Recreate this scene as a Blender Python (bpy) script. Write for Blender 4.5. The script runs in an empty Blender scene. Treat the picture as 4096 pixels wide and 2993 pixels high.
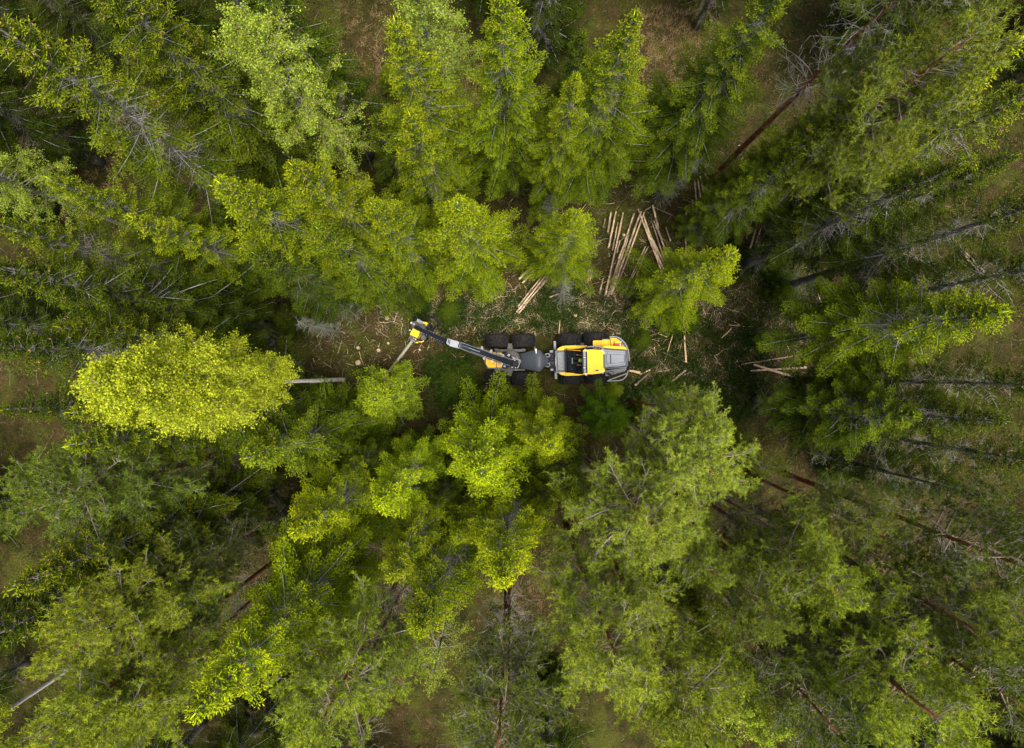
import bpy, bmesh, math, random
import numpy as np
from mathutils import Vector, Matrix

# ------------------------------------------------------------------ camera, sky, sun, exposure
sc = bpy.context.scene
H = 40.0                 # camera height above the forest floor, metres
FPX = 2748.0             # focal length in pixels of the 4096 px wide photograph
cam_d = bpy.data.cameras.new("camera")
cam_d.sensor_width = 36.0
cam_d.lens = FPX * 36.0 / 4096.0
cam_d.clip_end = 3000.0
cam = bpy.data.objects.new("camera", cam_d)
cam.location = (0, 0, H)
sc.collection.objects.link(cam)
sc.camera = cam

SUN_EL, SUN_AZ = math.radians(74), math.radians(-50)      # direction towards the sun (azimuth from +X)
world = bpy.data.worlds.new("World"); sc.world = world
world.use_nodes = True
wn = world.node_tree
bg = wn.nodes["Background"]
sky = wn.nodes.new("ShaderNodeTexSky")
sky.sky_type = 'NISHITA'; sky.sun_disc = False
sky.sun_elevation = SUN_EL
sky.sun_rotation = math.radians(90) - SUN_AZ
sky.air_density = .7; sky.dust_density = 8.0; sky.ozone_density = .3
wn.links.new(sky.outputs[0], bg.inputs[0])
bg.inputs[1].default_value = 0.09
sd = bpy.data.lights.new("sun", 'SUN'); sd.energy = 2.2; sd.angle = math.radians(34); sd.color = (1.0, .93, .80)
sun = bpy.data.objects.new("sun", sd); sc.collection.objects.link(sun)
sv = Vector((math.cos(SUN_EL)*math.cos(SUN_AZ), math.cos(SUN_EL)*math.sin(SUN_AZ), math.sin(SUN_EL)))
sun.rotation_euler = sv.to_track_quat('Z', 'Y').to_euler()
sun.location = sv*100
sc.view_settings.view_transform = 'Standard'
sc.view_settings.look = 'None'
sc.view_settings.gamma = 1.0
sc.view_settings.use_curve_mapping = False
sc.view_settings.exposure = 1.42
sc.cycles.max_bounces = 6
sc.cycles.transparent_max_bounces = 6
sc.cycles.use_denoising = True

rng = np.random.default_rng(7)
random.seed(7)
C = sc.collection

def PX(px, py, z=0.0):
    """photo pixel (4096x2993) at height z -> world point"""
    k = (H - z)/FPX
    return Vector(((px-2048.0)*k, -(py-1496.5)*k, z))
VS = 4096/2261.0
def VX(x, y, z=0.0):
    return PX(x*VS, y*VS, z)

# ------------------------------------------------------------------ materials
def mat(name, col, rough=.7, metal=0.0, spec=.5, noise=None, attr=None, bump=None, trans=0.0, obj_var=0.0, coat=0.0):
    m = bpy.data.materials.new(name); m.use_nodes = True
    nt = m.node_tree; N = nt.nodes; L = nt.links
    b = N["Principled BSDF"]
    b.inputs["Roughness"].default_value = rough
    b.inputs["Metallic"].default_value = metal
    b.inputs["Specular IOR Level"].default_value = spec
    b.inputs["Coat Weight"].default_value = coat
    src = None
    if attr:
        a = N.new("ShaderNodeAttribute"); a.attribute_name = attr; src = a.outputs["Color"]
    else:
        b.inputs["Base Color"].default_value = (*col, 1)
    if noise:
        col2, scale, lo, hi = noise
        tc = N.new("ShaderNodeTexCoord")
        nz = N.new("ShaderNodeTexNoise"); nz.inputs["Scale"].default_value = scale; nz.inputs["Detail"].default_value = 6
        nz.inputs["Roughness"].default_value = .65
        L.new(tc.outputs["Object"], nz.inputs["Vector"])
        r = N.new("ShaderNodeMapRange"); r.inputs[1].default_value = lo; r.inputs[2].default_value = hi
        L.new(nz.outputs["Fac"], r.inputs[0])
        mx = N.new("ShaderNodeMix"); mx.data_type = 'RGBA'
        L.new(r.outputs[0], mx.inputs[0])
        if src: L.new(src, mx.inputs[6])
        else: mx.inputs[6].default_value = (*col, 1)
        mx.inputs[7].default_value = (*col2, 1)
        src = mx.outputs[2]
    if obj_var:
        oi = N.new("ShaderNodeObjectInfo")
        hs = N.new("ShaderNodeHueSaturation")
        r2 = N.new("ShaderNodeMapRange"); r2.inputs[3].default_value = 1-obj_var; r2.inputs[4].default_value = 1+obj_var
        L.new(oi.outputs["Random"], r2.inputs[0]); L.new(r2.outputs[0], hs.inputs["Value"])
        r3 = N.new("ShaderNodeMapRange"); r3.inputs[3].default_value = .5-obj_var*.05; r3.inputs[4].default_value = .5+obj_var*.05
        wn_ = N.new("ShaderNodeTexWhiteNoise"); wn_.noise_dimensions = '1D'
        L.new(oi.outputs["Random"], wn_.inputs["W"]); L.new(wn_.outputs["Value"], r3.inputs[0]); L.new(r3.outputs[0], hs.inputs["Hue"])
        mc = N.new("ShaderNodeMix"); mc.data_type = 'RGBA'; mc.blend_type = 'MULTIPLY'; mc.inputs[0].default_value = 1
        if src: L.new(src, hs.inputs["Color"])
        else: hs.inputs["Color"].default_value = (*col, 1)
        L.new(hs.outputs[0], mc.inputs[6]); L.new(oi.outputs["Color"], mc.inputs[7])
        src = mc.outputs[2]
    if src: L.new(src, b.inputs["Base Color"])
    if bump:
        tc = N.new("ShaderNodeTexCoord")
        nz = N.new("ShaderNodeTexNoise"); nz.inputs["Scale"].default_value = bump[0]; nz.inputs["Detail"].default_value = 5
        L.new(tc.outputs["Object"], nz.inputs["Vector"])
        bp = N.new("ShaderNodeBump"); bp.inputs["Strength"].default_value = bump[1]; bp.inputs["Distance"].default_value = bump[2]
        L.new(nz.outputs["Fac"], bp.inputs["Height"]); L.new(bp.outputs[0], b.inputs["Normal"])
    if trans:
        out = N["Material Output"]
        t = N.new("ShaderNodeBsdfTranslucent")
        if src: L.new(src, t.inputs["Color"])
        ms = N.new("ShaderNodeMixShader"); ms.inputs[0].default_value = trans
        L.new(b.outputs[0], ms.inputs[1]); L.new(t.outputs[0], ms.inputs[2]); L.new(ms.outputs[0], out.inputs["Surface"])
    return m

M = {}
M['needle'] = mat('needles', None, .8, spec=.06, attr='col', trans=.25, obj_var=.14)
M['leaf'] = mat('birch_leaves', None, .6, spec=.15, attr='col', trans=.4, obj_var=.08)
M['sbark'] = mat('spruce_bark', (.115, .098, .082), .9, noise=((.23, .235, .215), 9, .45, .62), bump=(30, .6, .02), spec=.15)
M['pbark'] = mat('pine_bark', (.34, .12, .05), .85, noise=((.10, .065, .048), 5, .42, .62), bump=(25, .6, .02), spec=.15)
M['bbark'] = mat('birch_bark', (.62, .60, .55), .6, noise=((.10, .09, .08), 7, .58, .64), spec=.3)
M['twig'] = mat('lichen_twigs', None, .9, attr='col', spec=.1)
M['cone'] = mat('cones', (.36, .20, .10), .6, spec=.2)

# ------------------------------------------------------------------ mesh helpers
def norm(a):
    return a/np.maximum(np.linalg.norm(a, axis=-1, keepdims=True), 1e-9)

class Bag:
    """collects triangles/quads with a colour per vertex"""
    def __init__(s): s.v=[]; s.f3=[]; s.c=[]; s.n=0
    def add(s, v, f, c):
        v = v.reshape(-1,3); s.v.append(v); s.f3.append(f.reshape(-1,3)+s.n); s.c.append(c.reshape(-1,3)); s.n += len(v)
    def mesh(s, name, material, smooth=False):
        me = bpy.data.meshes.new(name)
        v = np.concatenate(s.v).astype(np.float32); f = np.concatenate(s.f3).astype(np.int32); c = np.concatenate(s.c)
        me.vertices.add(len(v)); me.vertices.foreach_set('co', v.ravel())
        me.loops.add(f.size); me.loops.foreach_set('vertex_index', f.ravel())
        me.polygons.add(len(f)); me.polygons.foreach_set('loop_start', np.arange(0, f.size, 3, dtype=np.int32))
        if smooth: me.polygons.foreach_set('use_smooth', np.ones(len(f), dtype=bool))
        ca = me.color_attributes.new('col', 'FLOAT_COLOR', 'POINT')
        ca.data.foreach_set('color', np.concatenate([np.clip(c,0,1), np.ones((len(c),1))], 1).astype(np.float32).ravel())
        me.update(); me.materials.append(material)
        return me

SP_F = np.array([[0,2,1],[0,3,2],[0,1,3],[1,2,4],[2,3,4],[3,1,4]])
def spindles(bag, p, d, L, W, cb, ct, flat=1.0):
    """needle covered shoots: slim three sided spindles"""
    n = len(p)
    if n == 0: return
    d = norm(d); L = np.broadcast_to(L, (n,)); W = np.broadcast_to(W, (n,))
    up = np.tile([0,0,1.0], (n,1)); up[np.abs(d[:,2])>.9] = [1,0,0]
    a = norm(np.cross(d, up)); b = np.cross(d, a)
    v = np.empty((n,5,3)); mid = p + d*(L*.52)[:,None]
    ph = rng.random(n)*2.1
    v[:,0] = p; v[:,4] = p + d*L[:,None]
    for k in range(3):
        an = ph + k*2.0944
        v[:,1+k] = mid + (a*np.cos(an)[:,None] + b*np.sin(an)[:,None]*flat)*(W*.5)[:,None]
    c = np.empty((n,5,3)); c[:,0] = cb; c[:,1:4] = ((cb+ct)/2)[:,None]; c[:,4] = ct
    bag.add(v, (SP_F[None]+5*np.arange(n)[:,None,None]), c)

ST_F = np.array([[0,1,4],[0,4,3],[1,2,5],[1,5,4],[2,0,3],[2,3,5]])
def sticks(bag, p, q, r0, r1, c):
    n = len(p)
    if n == 0: return
    r0 = np.broadcast_to(r0,(n,)); r1 = np.broadcast_to(r1,(n,))
    d = norm(q-p); up = np.tile([0,0,1.0],(n,1)); up[np.abs(d[:,2])>.9] = [1,0,0]
    a = norm(np.cross(d,up)); b = np.cross(d,a)
    v = np.empty((n,6,3))
    for k in range(3):
        o = a*math.cos(k*2.0944)+b*math.sin(k*2.0944)
        v[:,k] = p+o*r0[:,None]; v[:,3+k] = q+o*r1[:,None]
    bag.add(v, ST_F[None]+6*np.arange(n)[:,None,None], np.repeat(np.broadcast_to(c,(n,3))[:,None],6,1))

def tube_path(bag, pts, rad, c, seg=8, cap=True, wob=0.0):
    """tapered round tube through points"""
    pts = np.asarray(pts, float); n = len(pts)
    t = norm(np.gradient(pts, axis=0)); up = np.array([0,0,1.0]) if abs(t[0,2])<.9 else np.array([1.0,0,0])
    V=[]
    for i in range(n):
        a = np.cross(t[i], up); a/= np.linalg.norm(a); b = np.cross(t[i], a)
        an = np.arange(seg)/seg*2*np.pi
        rr = rad[i]*(1+wob*rng.normal(size=seg))
        V.append(pts[i]+np.outer(np.cos(an)*rr,a)+np.outer(np.sin(an)*rr,b))
    V = np.concatenate(V+[pts[:1], pts[-1:]])
    F=[]
    for i in range(n-1):
        for k in range(seg):
            a0=i*seg+k; a1=i*seg+(k+1)%seg; F += [[a0,a1,a1+seg],[a0,a1+seg,a0+seg]]
    if cap:
        for k in range(seg):
            F += [[n*seg,(k+1)%seg,k],[n*seg+1,(n-1)*seg+k,(n-1)*seg+(k+1)%seg]]
    cc = np.broadcast_to(np.asarray(c,float),(len(V),3)).copy()
    bag.add(V, np.array(F), cc)

def link(name, me, parent=None, loc=(0,0,0), **props):
    o = bpy.data.objects.new(name, me); C.objects.link(o); o.location = loc
    if parent: o.parent = parent
    for k, v in props.items(): o[k] = v
    return o
def empty(name, label, cat, loc=(0,0,0), rz=0, group=None):
    o = bpy.data.objects.new(name, None); C.objects.link(o); o.location = loc; o.rotation_euler = (0,0,rz)
    o.empty_display_size = .3
    o['label'] = label; o['category'] = cat
    if group: o['group'] = group
    return o

# ------------------------------------------------------------------ tree builders (unit: metres, base at origin)
GREY = np.array([.27,.275,.25]); BARKC = np.array([.20,.17,.14])
def branch_fn(z0, az, L, el, curl, side):
    ca, sa, ce, se = np.cos(az), np.sin(az), np.cos(el), np.sin(el)
    def f(i, s):
        r = L[i]*s*ce[i]; w = L[i]*side[i]*s*s
        return np.stack([r*ca[i]-w*sa[i], r*sa[i]+w*ca[i], z0[i]+L[i]*(s*se[i]+curl[i]*s*s)], -1)
    return f

def spruce(seed, Ht=20., R=2.7, cb=.18, whorl=.36, dens=1.0, fine=1.0, hue=(.058,.102,.006), tip=(.44,.53,.018), bare=.5, hang=.35, sw=.037, fing=.28):
    """returns trunk, branches, crown, cones meshes"""
    global rng
    rng = np.random.default_rng(seed)
    hue = np.array(hue); tip = np.array(tip)
    z = []; t = cb*Ht
    while t < Ht-.15:
        k = rng.integers(4,7) if t > Ht*.3 else rng.integers(3,5)
        a0 = rng.random()*6.28
        for j in range(k): z.append((t+rng.normal()*.06, a0+j*6.283/k+rng.normal()*.22))
        t += whorl*(1.15-.55*(t/Ht))*rng.uniform(.8,1.2)
    z = np.array(z); z0 = np.minimum(z[:,0], Ht-.1); az = z[:,1]; n = len(z0)
    u = (Ht-z0)/(Ht*(1-cb))                     # 0 top .. 1 crown base
    prof = np.minimum(1, (u*1.25+.03))**.92*np.where(u>.82, 1-(u-.82)*1.2, 1)
    lob = 1+.16*np.sin(az*2+seed)+.12*np.sin(az*3+seed*2+z0*.4)
    L = R*prof*lob*rng.uniform(.55,1.18,n)+.12
    el = np.radians(np.interp(u,[0,.08,.3,.7,1],[62,38,10,-12,-24])+rng.normal(size=n)*6)
    curl = np.interp(u,[0,.3,1],[.0,.08,.22])*rng.uniform(.6,1.4,n)
    side = rng.normal(size=n)*.10
    f = branch_fn(z0,az,L,el,curl,side)
    crown = Bag(); wood = Bag(); cones = Bag()
    # bright tint per branch
    bt = rng.uniform(.78,1.2,n)
    # spine
    K = 6; ss = np.linspace(0,1,K+1)
    for k in range(K):
        i = np.arange(n); p = f(i,np.full(n,ss[k])); q = f(i,np.full(n,ss[k+1]))
        r = .007+.007*L
        g = (GREY*rng.uniform(.75,1.25)*.9)
        sticks(wood,p,q,r*(1-ss[k]*.85),r*(1-ss[k+1]*.85), np.where((rng.random(n)<.75)[:,None], g, BARKC))
    # secondaries, both sides
    sp = .125/dens
    cnt = np.maximum(2,(L/sp).astype(int))
    i = np.repeat(np.arange(n),cnt*2)
    off = np.concatenate([np.arange(c*2) for c in cnt])
    s = (off//2+rng.random(len(i)))/cnt[i]; sg = np.where(off%2==0,1.,-1.)
    b_in = np.where(L[i]>.9, bare*rng.uniform(.55,1.25,len(i)), .1)   # inner part carries no needles
    l = L[i]*fing*np.clip(1-s,0,1)**.6*np.interp(s,[0,.25,.5],[.5,.95,1])+.09
    l = np.minimum(l,.75)*rng.uniform(.7,1.15,len(i))
    p = f(i,s); e = f(i,np.minimum(s+.04,1.05)); tn = norm(e-p)
    sd = norm(np.cross(tn,[0,0,1.0]))*sg[:,None]
    ang = np.radians(rng.uniform(42,66,len(i)))
    d = tn*np.cos(ang)[:,None]+sd*np.sin(ang)[:,None]
    d[:,2] -= hang*rng.uniform(.2,1.6,len(i))*np.interp(u[i],[0,.3,1],[.0,.7,1.0]); d = norm(d)
    liv = s > b_in
    # bare grey twigs near the trunk
    m = ~liv
    keep = m & (rng.random(len(i))<.8)
    dl = np.minimum(l,.5)[keep]*.8
    q = p[keep]+d[keep]*dl[:,None]; q[:,2] -= dl*.3
    sticks(wood,p[keep],q,.008,.003,GREY*rng.uniform(.7,1.35,(keep.sum(),1)))
    # living: stem spindle
    def shade(ii, sx):
        base = hue*bt[ii][:,None]*rng.uniform(.7,1.3,(len(ii),1))
        g = np.clip((sx-.35)/.6,0,1)[:,None]*np.interp(u[ii],[0,.35,.65,1],[1,.75,.4,.18])[:,None]  # young growth at the ends; fading it downward paints crown shade into the needles
        return base, base*(1-g*.9)+tip*g*.9*rng.uniform(.7,1.2,(len(ii),1))
    li = i[liv]; lp=p[liv]; ld=d[liv]; ll=l[liv]; ls=s[liv]
    cbc, ctc = shade(li, ls)
    spindles(crown,lp,ld,ll*1.02,sw*.9,cbc,ctc)
    # tertiary shoots
    tsp = .074/fine
    tc = np.maximum(2,(ll/tsp).astype(int))
    j = np.repeat(np.arange(len(li)),tc*2)
    o2 = np.concatenate([np.arange(c*2) for c in tc])
    st = (o2//2+rng.random(len(j)))/tc[j]; sg2 = np.where(o2%2==0,1.,-1.)
    tp = lp[j]+ld[j]*(ll[j]*st)[:,None]
    s2 = norm(np.cross(ld[j],[0,0,1.0]))*sg2[:,None]
    a2 = np.radians(rng.uniform(35,60,len(j)))
    td = ld[j]*np.cos(a2)[:,None]+s2*np.sin(a2)[:,None]; td[:,2] += rng.normal(size=len(j))*.28-.08
    tl = (.09+.12*rng.random(len(j)))*np.interp(st,[0,1],[1.15,.75])
    tl *= np.where(ls[j]>.55,1.15,1)
    c0,c1 = shade(li[j], np.clip(ls[j]*.6+st*.5,0,1))
    spindles(crown,tp,norm(td),tl,sw*rng.uniform(.75,1.2,len(j)),c0,c1)
    # shoots along the living spine
    k = np.repeat(np.arange(n),np.maximum(2,(L/.09).astype(int)))
    s = rng.random(len(k)); g = s > np.where(L[k]>.9,bare,.05); k=k[g]; s=s[g]
    p = f(k,s); e = f(k,s+.04); tn = norm(e-p)+rng.normal(size=(len(k),3))*.35
    c0,c1 = shade(k,s)
    spindles(crown,p,tn,.16,sw,c0,c1)
    # leader
    top = np.array([[0,0,Ht-.5]]); spindles(crown,top,np.array([[.03,.02,1.0]]),.85,.07,hue[None]*1.1,tip[None])
    # cones hang near the top
    m = (u<.42)&(u>.03)&(rng.random(n)<.6)
    k = np.repeat(np.where(m)[0],2)
    p = f(k,rng.uniform(.7,1.,len(k))); p[:,2]-=.02
    dd = rng.normal(size=(len(k),3))*.25; dd[:,2]=-1
    cc = np.array([.42,.26,.13])*rng.uniform(.7,1.2,(len(k),1))
    spindles(cones,p,dd,.15,.055,cc,cc)
    # dead lower limbs on the bare trunk
    nd = int(30*Ht*cb/3.6)
    zz = rng.uniform(.06*Ht,max(cb,.1)*Ht+.1*Ht,nd); aa = rng.random(nd)*6.28; LL = rng.uniform(.5,1.5,nd)
    f2 = branch_fn(zz,aa,LL,np.radians(rng.uniform(-25,15,nd)),rng.uniform(-.1,.1,nd),rng.normal(size=nd)*.15)
    for q0 in range(4):
        i = np.arange(nd); sticks(wood,f2(i,np.full(nd,q0/4)),f2(i,np.full(nd,(q0+1)/4)),.013*(1-q0*.2),.010*(1-q0*.2),GREY*rng.uniform(.6,1.2,(nd,1)))
    i = np.repeat(np.arange(nd),9); s = rng.uniform(.25,1,len(i)); p = f2(i,s)
    d = f2(i,s+.05)-p; d = norm(d)+rng.normal(size=(len(i),3))*.6
    sticks(wood,p,p+norm(d)*rng.uniform(.12,.4,len(i))[:,None],.006,.002,GREY*rng.uniform(.6,1.3,(len(i),1)))
    trunk = Bag(); zt = np.linspace(-.3,Ht,16)
    wx = np.cumsum(rng.normal(size=16)*.02); wy = np.cumsum(rng.normal(size=16)*.02)
    wx-=wx[0]; wy-=wy[0]; wx*=.5; wy*=.5
    tube_path(trunk,np.stack([wx,wy,zt],1),(.011*Ht)*(1-zt/Ht*.96)**.9+.008+.06*np.exp(-np.maximum(zt,0)*2.5),BARKC,9,wob=.04)
    return dict(trunk=trunk.mesh('trunk',M['sbark'],True), branches=wood.mesh('branches',M['twig']),
                crown=crown.mesh('crown',M['needle']), cones=cones.mesh('cones',M['cone']) if cones.n else None, H=Ht)

def tuft(bag, p, d, c0, c1, nn=12, ln=.15, wd=.021):
    """pine needle tufts: fans of narrow blades"""
    n=len(p); i=np.repeat(np.arange(n),nn)
    dd = norm(norm(d)[i]*.75+rng.normal(size=(len(i),3))*.55)
    a = norm(np.cross(dd,rng.normal(size=(len(i),3))))*wd
    pp = p[i]+norm(d)[i]*(rng.random(len(i))*.09)[:,None]
    L = ln*rng.uniform(.7,1.2,len(i))
    v = np.stack([pp-a*.5,pp+a*.5,pp+dd*L[:,None]],1)
    c = np.stack([c0[i],c0[i],c1[i]],1)
    bag.add(v,np.arange(len(i)*3).reshape(-1,3),c)

def pine(seed, Ht=20., R=2.6, cb=.55, nb=46, rt=.0080, hue=(.110,.160,.018), tip=(.50,.54,.045), tips=1.0, dead=26, lean=.0):
    global rng
    rng = np.random.default_rng(seed)
    hue=np.array(hue); tip=np.array(tip)
    z0 = Ht*cb+(Ht*(1-cb)-.5)*np.sort(rng.random(nb))**.9; az = rng.random(nb)*6.28+np.arange(nb)*2.4
    u = (Ht-z0)/(Ht*(1-cb))
    L = R*np.minimum(1,u*1.3+.18)**.8*rng.uniform(.55,1.15,nb)*np.where(u>.8,.85,1)
    el = np.radians(np.interp(u,[0,.3,1],[60,28,0])+rng.normal(size=nb)*12)
    f = branch_fn(z0,az,L,el,rng.uniform(.05,.28,nb),rng.normal(size=nb)*.22)
    wood=Bag(); crown=Bag()
    oc = np.array([.34,.26,.19]); gc=np.array([.29,.28,.25])
    K=6
    for k in range(K):
        i=np.arange(nb); a,b=k/K,(k+1)/K
        r=.012+.014*L
        sticks(wood,f(i,np.full(nb,a)),f(i,np.full(nb,b)),r*(1-a*.8),r*(1-b*.8),oc*(1-a)*rng.uniform(.8,1.1,(nb,1))+gc*a)
    bt=rng.uniform(.8,1.2,nb)
    cnt=np.maximum(5,(L*7).astype(int)); i=np.repeat(np.arange(nb),cnt)
    s=.22+.78*rng.random(len(i))**.8; p=f(i,s); t=norm(f(i,s+.05)-p)
    d=norm(t*.8+rng.normal(size=p.shape)*.55+np.array([0,0,.25])); l=(.30+.75*rng.random(len(i)))*np.interp(s,[.2,1],[1.15,.6])*np.minimum(1,L[i]/1.5)
    q=p+d*l[:,None]; q[:,2]+=l*.18
    m_=p+d*(l*.5)[:,None]
    sticks(wood,p,m_,.011,.008,gc*rng.uniform(.7,1.2,(len(i),1))); sticks(wood,m_,q,.008,.004,gc*rng.uniform(.7,1.2,(len(i),1)))
    # tertiary
    c2=4; j=np.repeat(np.arange(len(i)),c2); st=rng.uniform(.25,1,len(j))
    pm = np.where((st<.5)[:,None], p[j]+(m_-p)[j]*(st*2)[:,None], m_[j]+(q-m_)[j]*(st*2-1)[:,None])
    d2=norm(d[j]*.7+rng.normal(size=pm.shape)*.55+np.array([0,0,.3])); l2=rng.uniform(.12,.38,len(j))
    q2=pm+d2*l2[:,None]
    sticks(wood,pm,q2,.006,.003,gc*rng.uniform(.6,1.15,(len(j),1)))
    tp=np.concatenate([q,q2,pm+d2*(l2*.55)[:,None]]); td=np.concatenate([d,d2,d2]); ti=np.concatenate([i,i[j],i[j]])
    keep=rng.random(len(tp))<.93*tips; tp=tp[keep];td=td[keep];ti=ti[keep]
    td=norm(td+np.array([0,0,.35]))
    c0=hue*bt[ti][:,None]*rng.uniform(.75,1.25,(len(ti),1)); g=np.interp(u[ti],[0,.5,1],[.8,.5,.25])[:,None]*rng.random((len(ti),1))
    tuft(crown,tp,td,c0,c0*(1-g)+tip*g)
    # dead grey limbs below the crown
    if dead:
        zz=rng.uniform(Ht*(cb-.32),Ht*(cb+.12),dead); aa=rng.random(dead)*6.28; LL=rng.uniform(.5,1.9,dead)
        f2=branch_fn(zz,aa,LL,np.radians(rng.uniform(-20,25,dead)),rng.uniform(-.2,.15,dead),rng.normal(size=dead)*.25)
        for k in range(4):
            i=np.arange(dead); sticks(wood,f2(i,np.full(dead,k/4)),f2(i,np.full(dead,(k+1)/4)),.017*(1-k*.2),.013*(1-k*.22),gc*rng.uniform(.8,1.2,(dead,1)))
        i=np.repeat(np.arange(dead),8); s=rng.uniform(.25,1,len(i)); p=f2(i,s); d=norm(f2(i,s+.05)-p)+rng.normal(size=p.shape)*.6
        q=p+norm(d)*rng.uniform(.15,.55,len(i))[:,None]; sticks(wood,p,q,.008,.003,gc*rng.uniform(.7,1.25,(len(i),1)))
        q_=q; i2=np.repeat(np.arange(len(q)),2); d=norm((q-p)[i2])+rng.normal(size=(len(i2),3))*.6
        sticks(wood,q[i2],q[i2]+norm(d)*rng.uniform(.08,.25,len(i2))[:,None],.005,.002,gc)
    trunk=Bag(); zt=np.linspace(-.3,Ht*.985,18); wx=np.cumsum(rng.normal(size=18)*.05)*.6; wy=np.cumsum(rng.normal(size=18)*.05)*.6
    wx-=wx[0]; wy-=wy[0]
    tube_path(trunk,np.stack([wx*np.minimum(1,zt/Ht),wy*np.minimum(1,zt/Ht),zt],1),rt*Ht*(1-zt/Ht*.88)**.8+.006+.05*np.exp(-np.maximum(zt,0)*2),BARKC,9,wob=.04)
    return dict(trunk=trunk.mesh('trunk',M['pbark'],True), branches=wood.mesh('branches',M['twig']), crown=crown.mesh('crown',M['needle']), cones=None, H=Ht)

def birch(seed, Ht=24., R=2.4, cb=.4, nb=70, leaves=26000, leaf=.055, hue=(.30,.36,.025), bark='bbark', thin=1.0, drop=.1, white=True, rt=.0072):
    global rng
    rng=np.random.default_rng(seed); hue=np.array(hue)
    z0=Ht*cb+(Ht*(1-cb)-.4)*np.sort(rng.random(nb))**1.0; az=np.arange(nb)*2.4+rng.normal(size=nb)*.4; u=(Ht-z0)/(Ht*(1-cb))
    L=R*np.sin(np.clip(u*2.35+.25,0,2.9))**.85*rng.uniform(.6,1.1,nb)+.25
    el=np.radians(np.interp(u,[0,.4,1],[62,42,15])+rng.normal(size=nb)*9)
    f=branch_fn(z0,az,L,el,rng.uniform(-.35,-.05,nb)*(drop*5+.5),rng.normal(size=nb)*.15)
    wood=Bag(); crown=Bag(); wc=np.array([.55,.52,.47]) if white else np.array([.30,.29,.26]); dc=np.array([.16,.11,.08])
    for k in range(6):
        a,b=k/6,(k+1)/6; i=np.arange(nb); r=.010+.010*L
        sticks(wood,f(i,np.full(nb,a)),f(i,np.full(nb,b)),r*(1-a*.85),r*(1-b*.85),wc*(1-a)+dc*a)
    cnt=np.maximum(6,(L*9).astype(int)); i=np.repeat(np.arange(nb),cnt); s=.15+.85*rng.random(len(i)); p=f(i,s); t=norm(f(i,s+.05)-p)
    d=norm(t*.7+rng.normal(size=p.shape)*.55); l=rng.uniform(.25,.85,len(i))*np.interp(s,[.1,1],[1.1,.6])*np.clip(L[i]/1.3,.4,1)
    q=p+d*l[:,None]; q[:,2]-=l*drop*2
    sticks(wood,p,q,.007,.003,dc*rng.uniform(.8,1.6,(len(i),1)))
    nl=int(leaves*thin); a=rng.integers(0,len(i),nl); st=rng.uniform(.15,1.12,nl)
    lp=p[a]+(q-p)[a]*st[:,None]+rng.normal(size=(nl,3))*.065
    nrm=norm(rng.normal(size=(nl,3))*.7+np.array([0,0,.75])); t1=norm(np.cross(nrm,rng.normal(size=(nl,3)))); t2=np.cross(nrm,t1)
    sz=leaf*rng.uniform(.6,1.25,nl)[:,None]
    v=np.stack([lp-t1*sz*.6,lp+t1*sz*.35-t2*sz*.5,lp+t1*sz*.35+t2*sz*.5],1)
    c=hue*rng.uniform(.35,1.35,(nl,1))+rng.normal(size=(nl,3))*np.array([.02,.01,.003])
    crown.add(v,np.arange(nl*3).reshape(-1,3),np.repeat(np.clip(c,0.003,1)[:,None],3,1))
    trunk=Bag(); zt=np.linspace(-.3,Ht*.97,18); wx=np.cumsum(rng.normal(size=18)*.05)*.6; wy=np.cumsum(rng.normal(size=18)*.05)*.6; wx-=wx[0]; wy-=wy[0]
    tube_path(trunk,np.stack([wx*np.minimum(1,zt/Ht),wy*np.minimum(1,zt/Ht),zt],1),rt*Ht*(1-zt/Ht*.9)**.9+.006+.04*np.exp(-np.maximum(zt,0)*3),BARKC,10,wob=.03)
    return dict(trunk=trunk.mesh('trunk',M[bark],True), branches=wood.mesh('branches',M['twig']), crown=crown.mesh('crown',M['leaf']), cones=None, H=Ht)

def place(kind, name, proto, x, y, h, rot, label, cat, group, wid=1.0, tint=(1,1,1), lean=(0,0)):
    """a tree (Empty at its foot) with trunk, branches, crown (and cones)"""
    s = h/proto['H']
    o = empty(name, label, cat, (x,y,0), rot, group)
    o.rotation_euler = (lean[0], lean[1], rot)
    o.scale = (s*wid, s*wid, s)
    for part in ('trunk','branches','crown','cones'):
        me = proto.get(part)
        if me is None: continue
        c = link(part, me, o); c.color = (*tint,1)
        if part in ('branches','cones','crown'): c['kind'] = 'stuff' if part!='crown' else 'thing'
    return o
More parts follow.
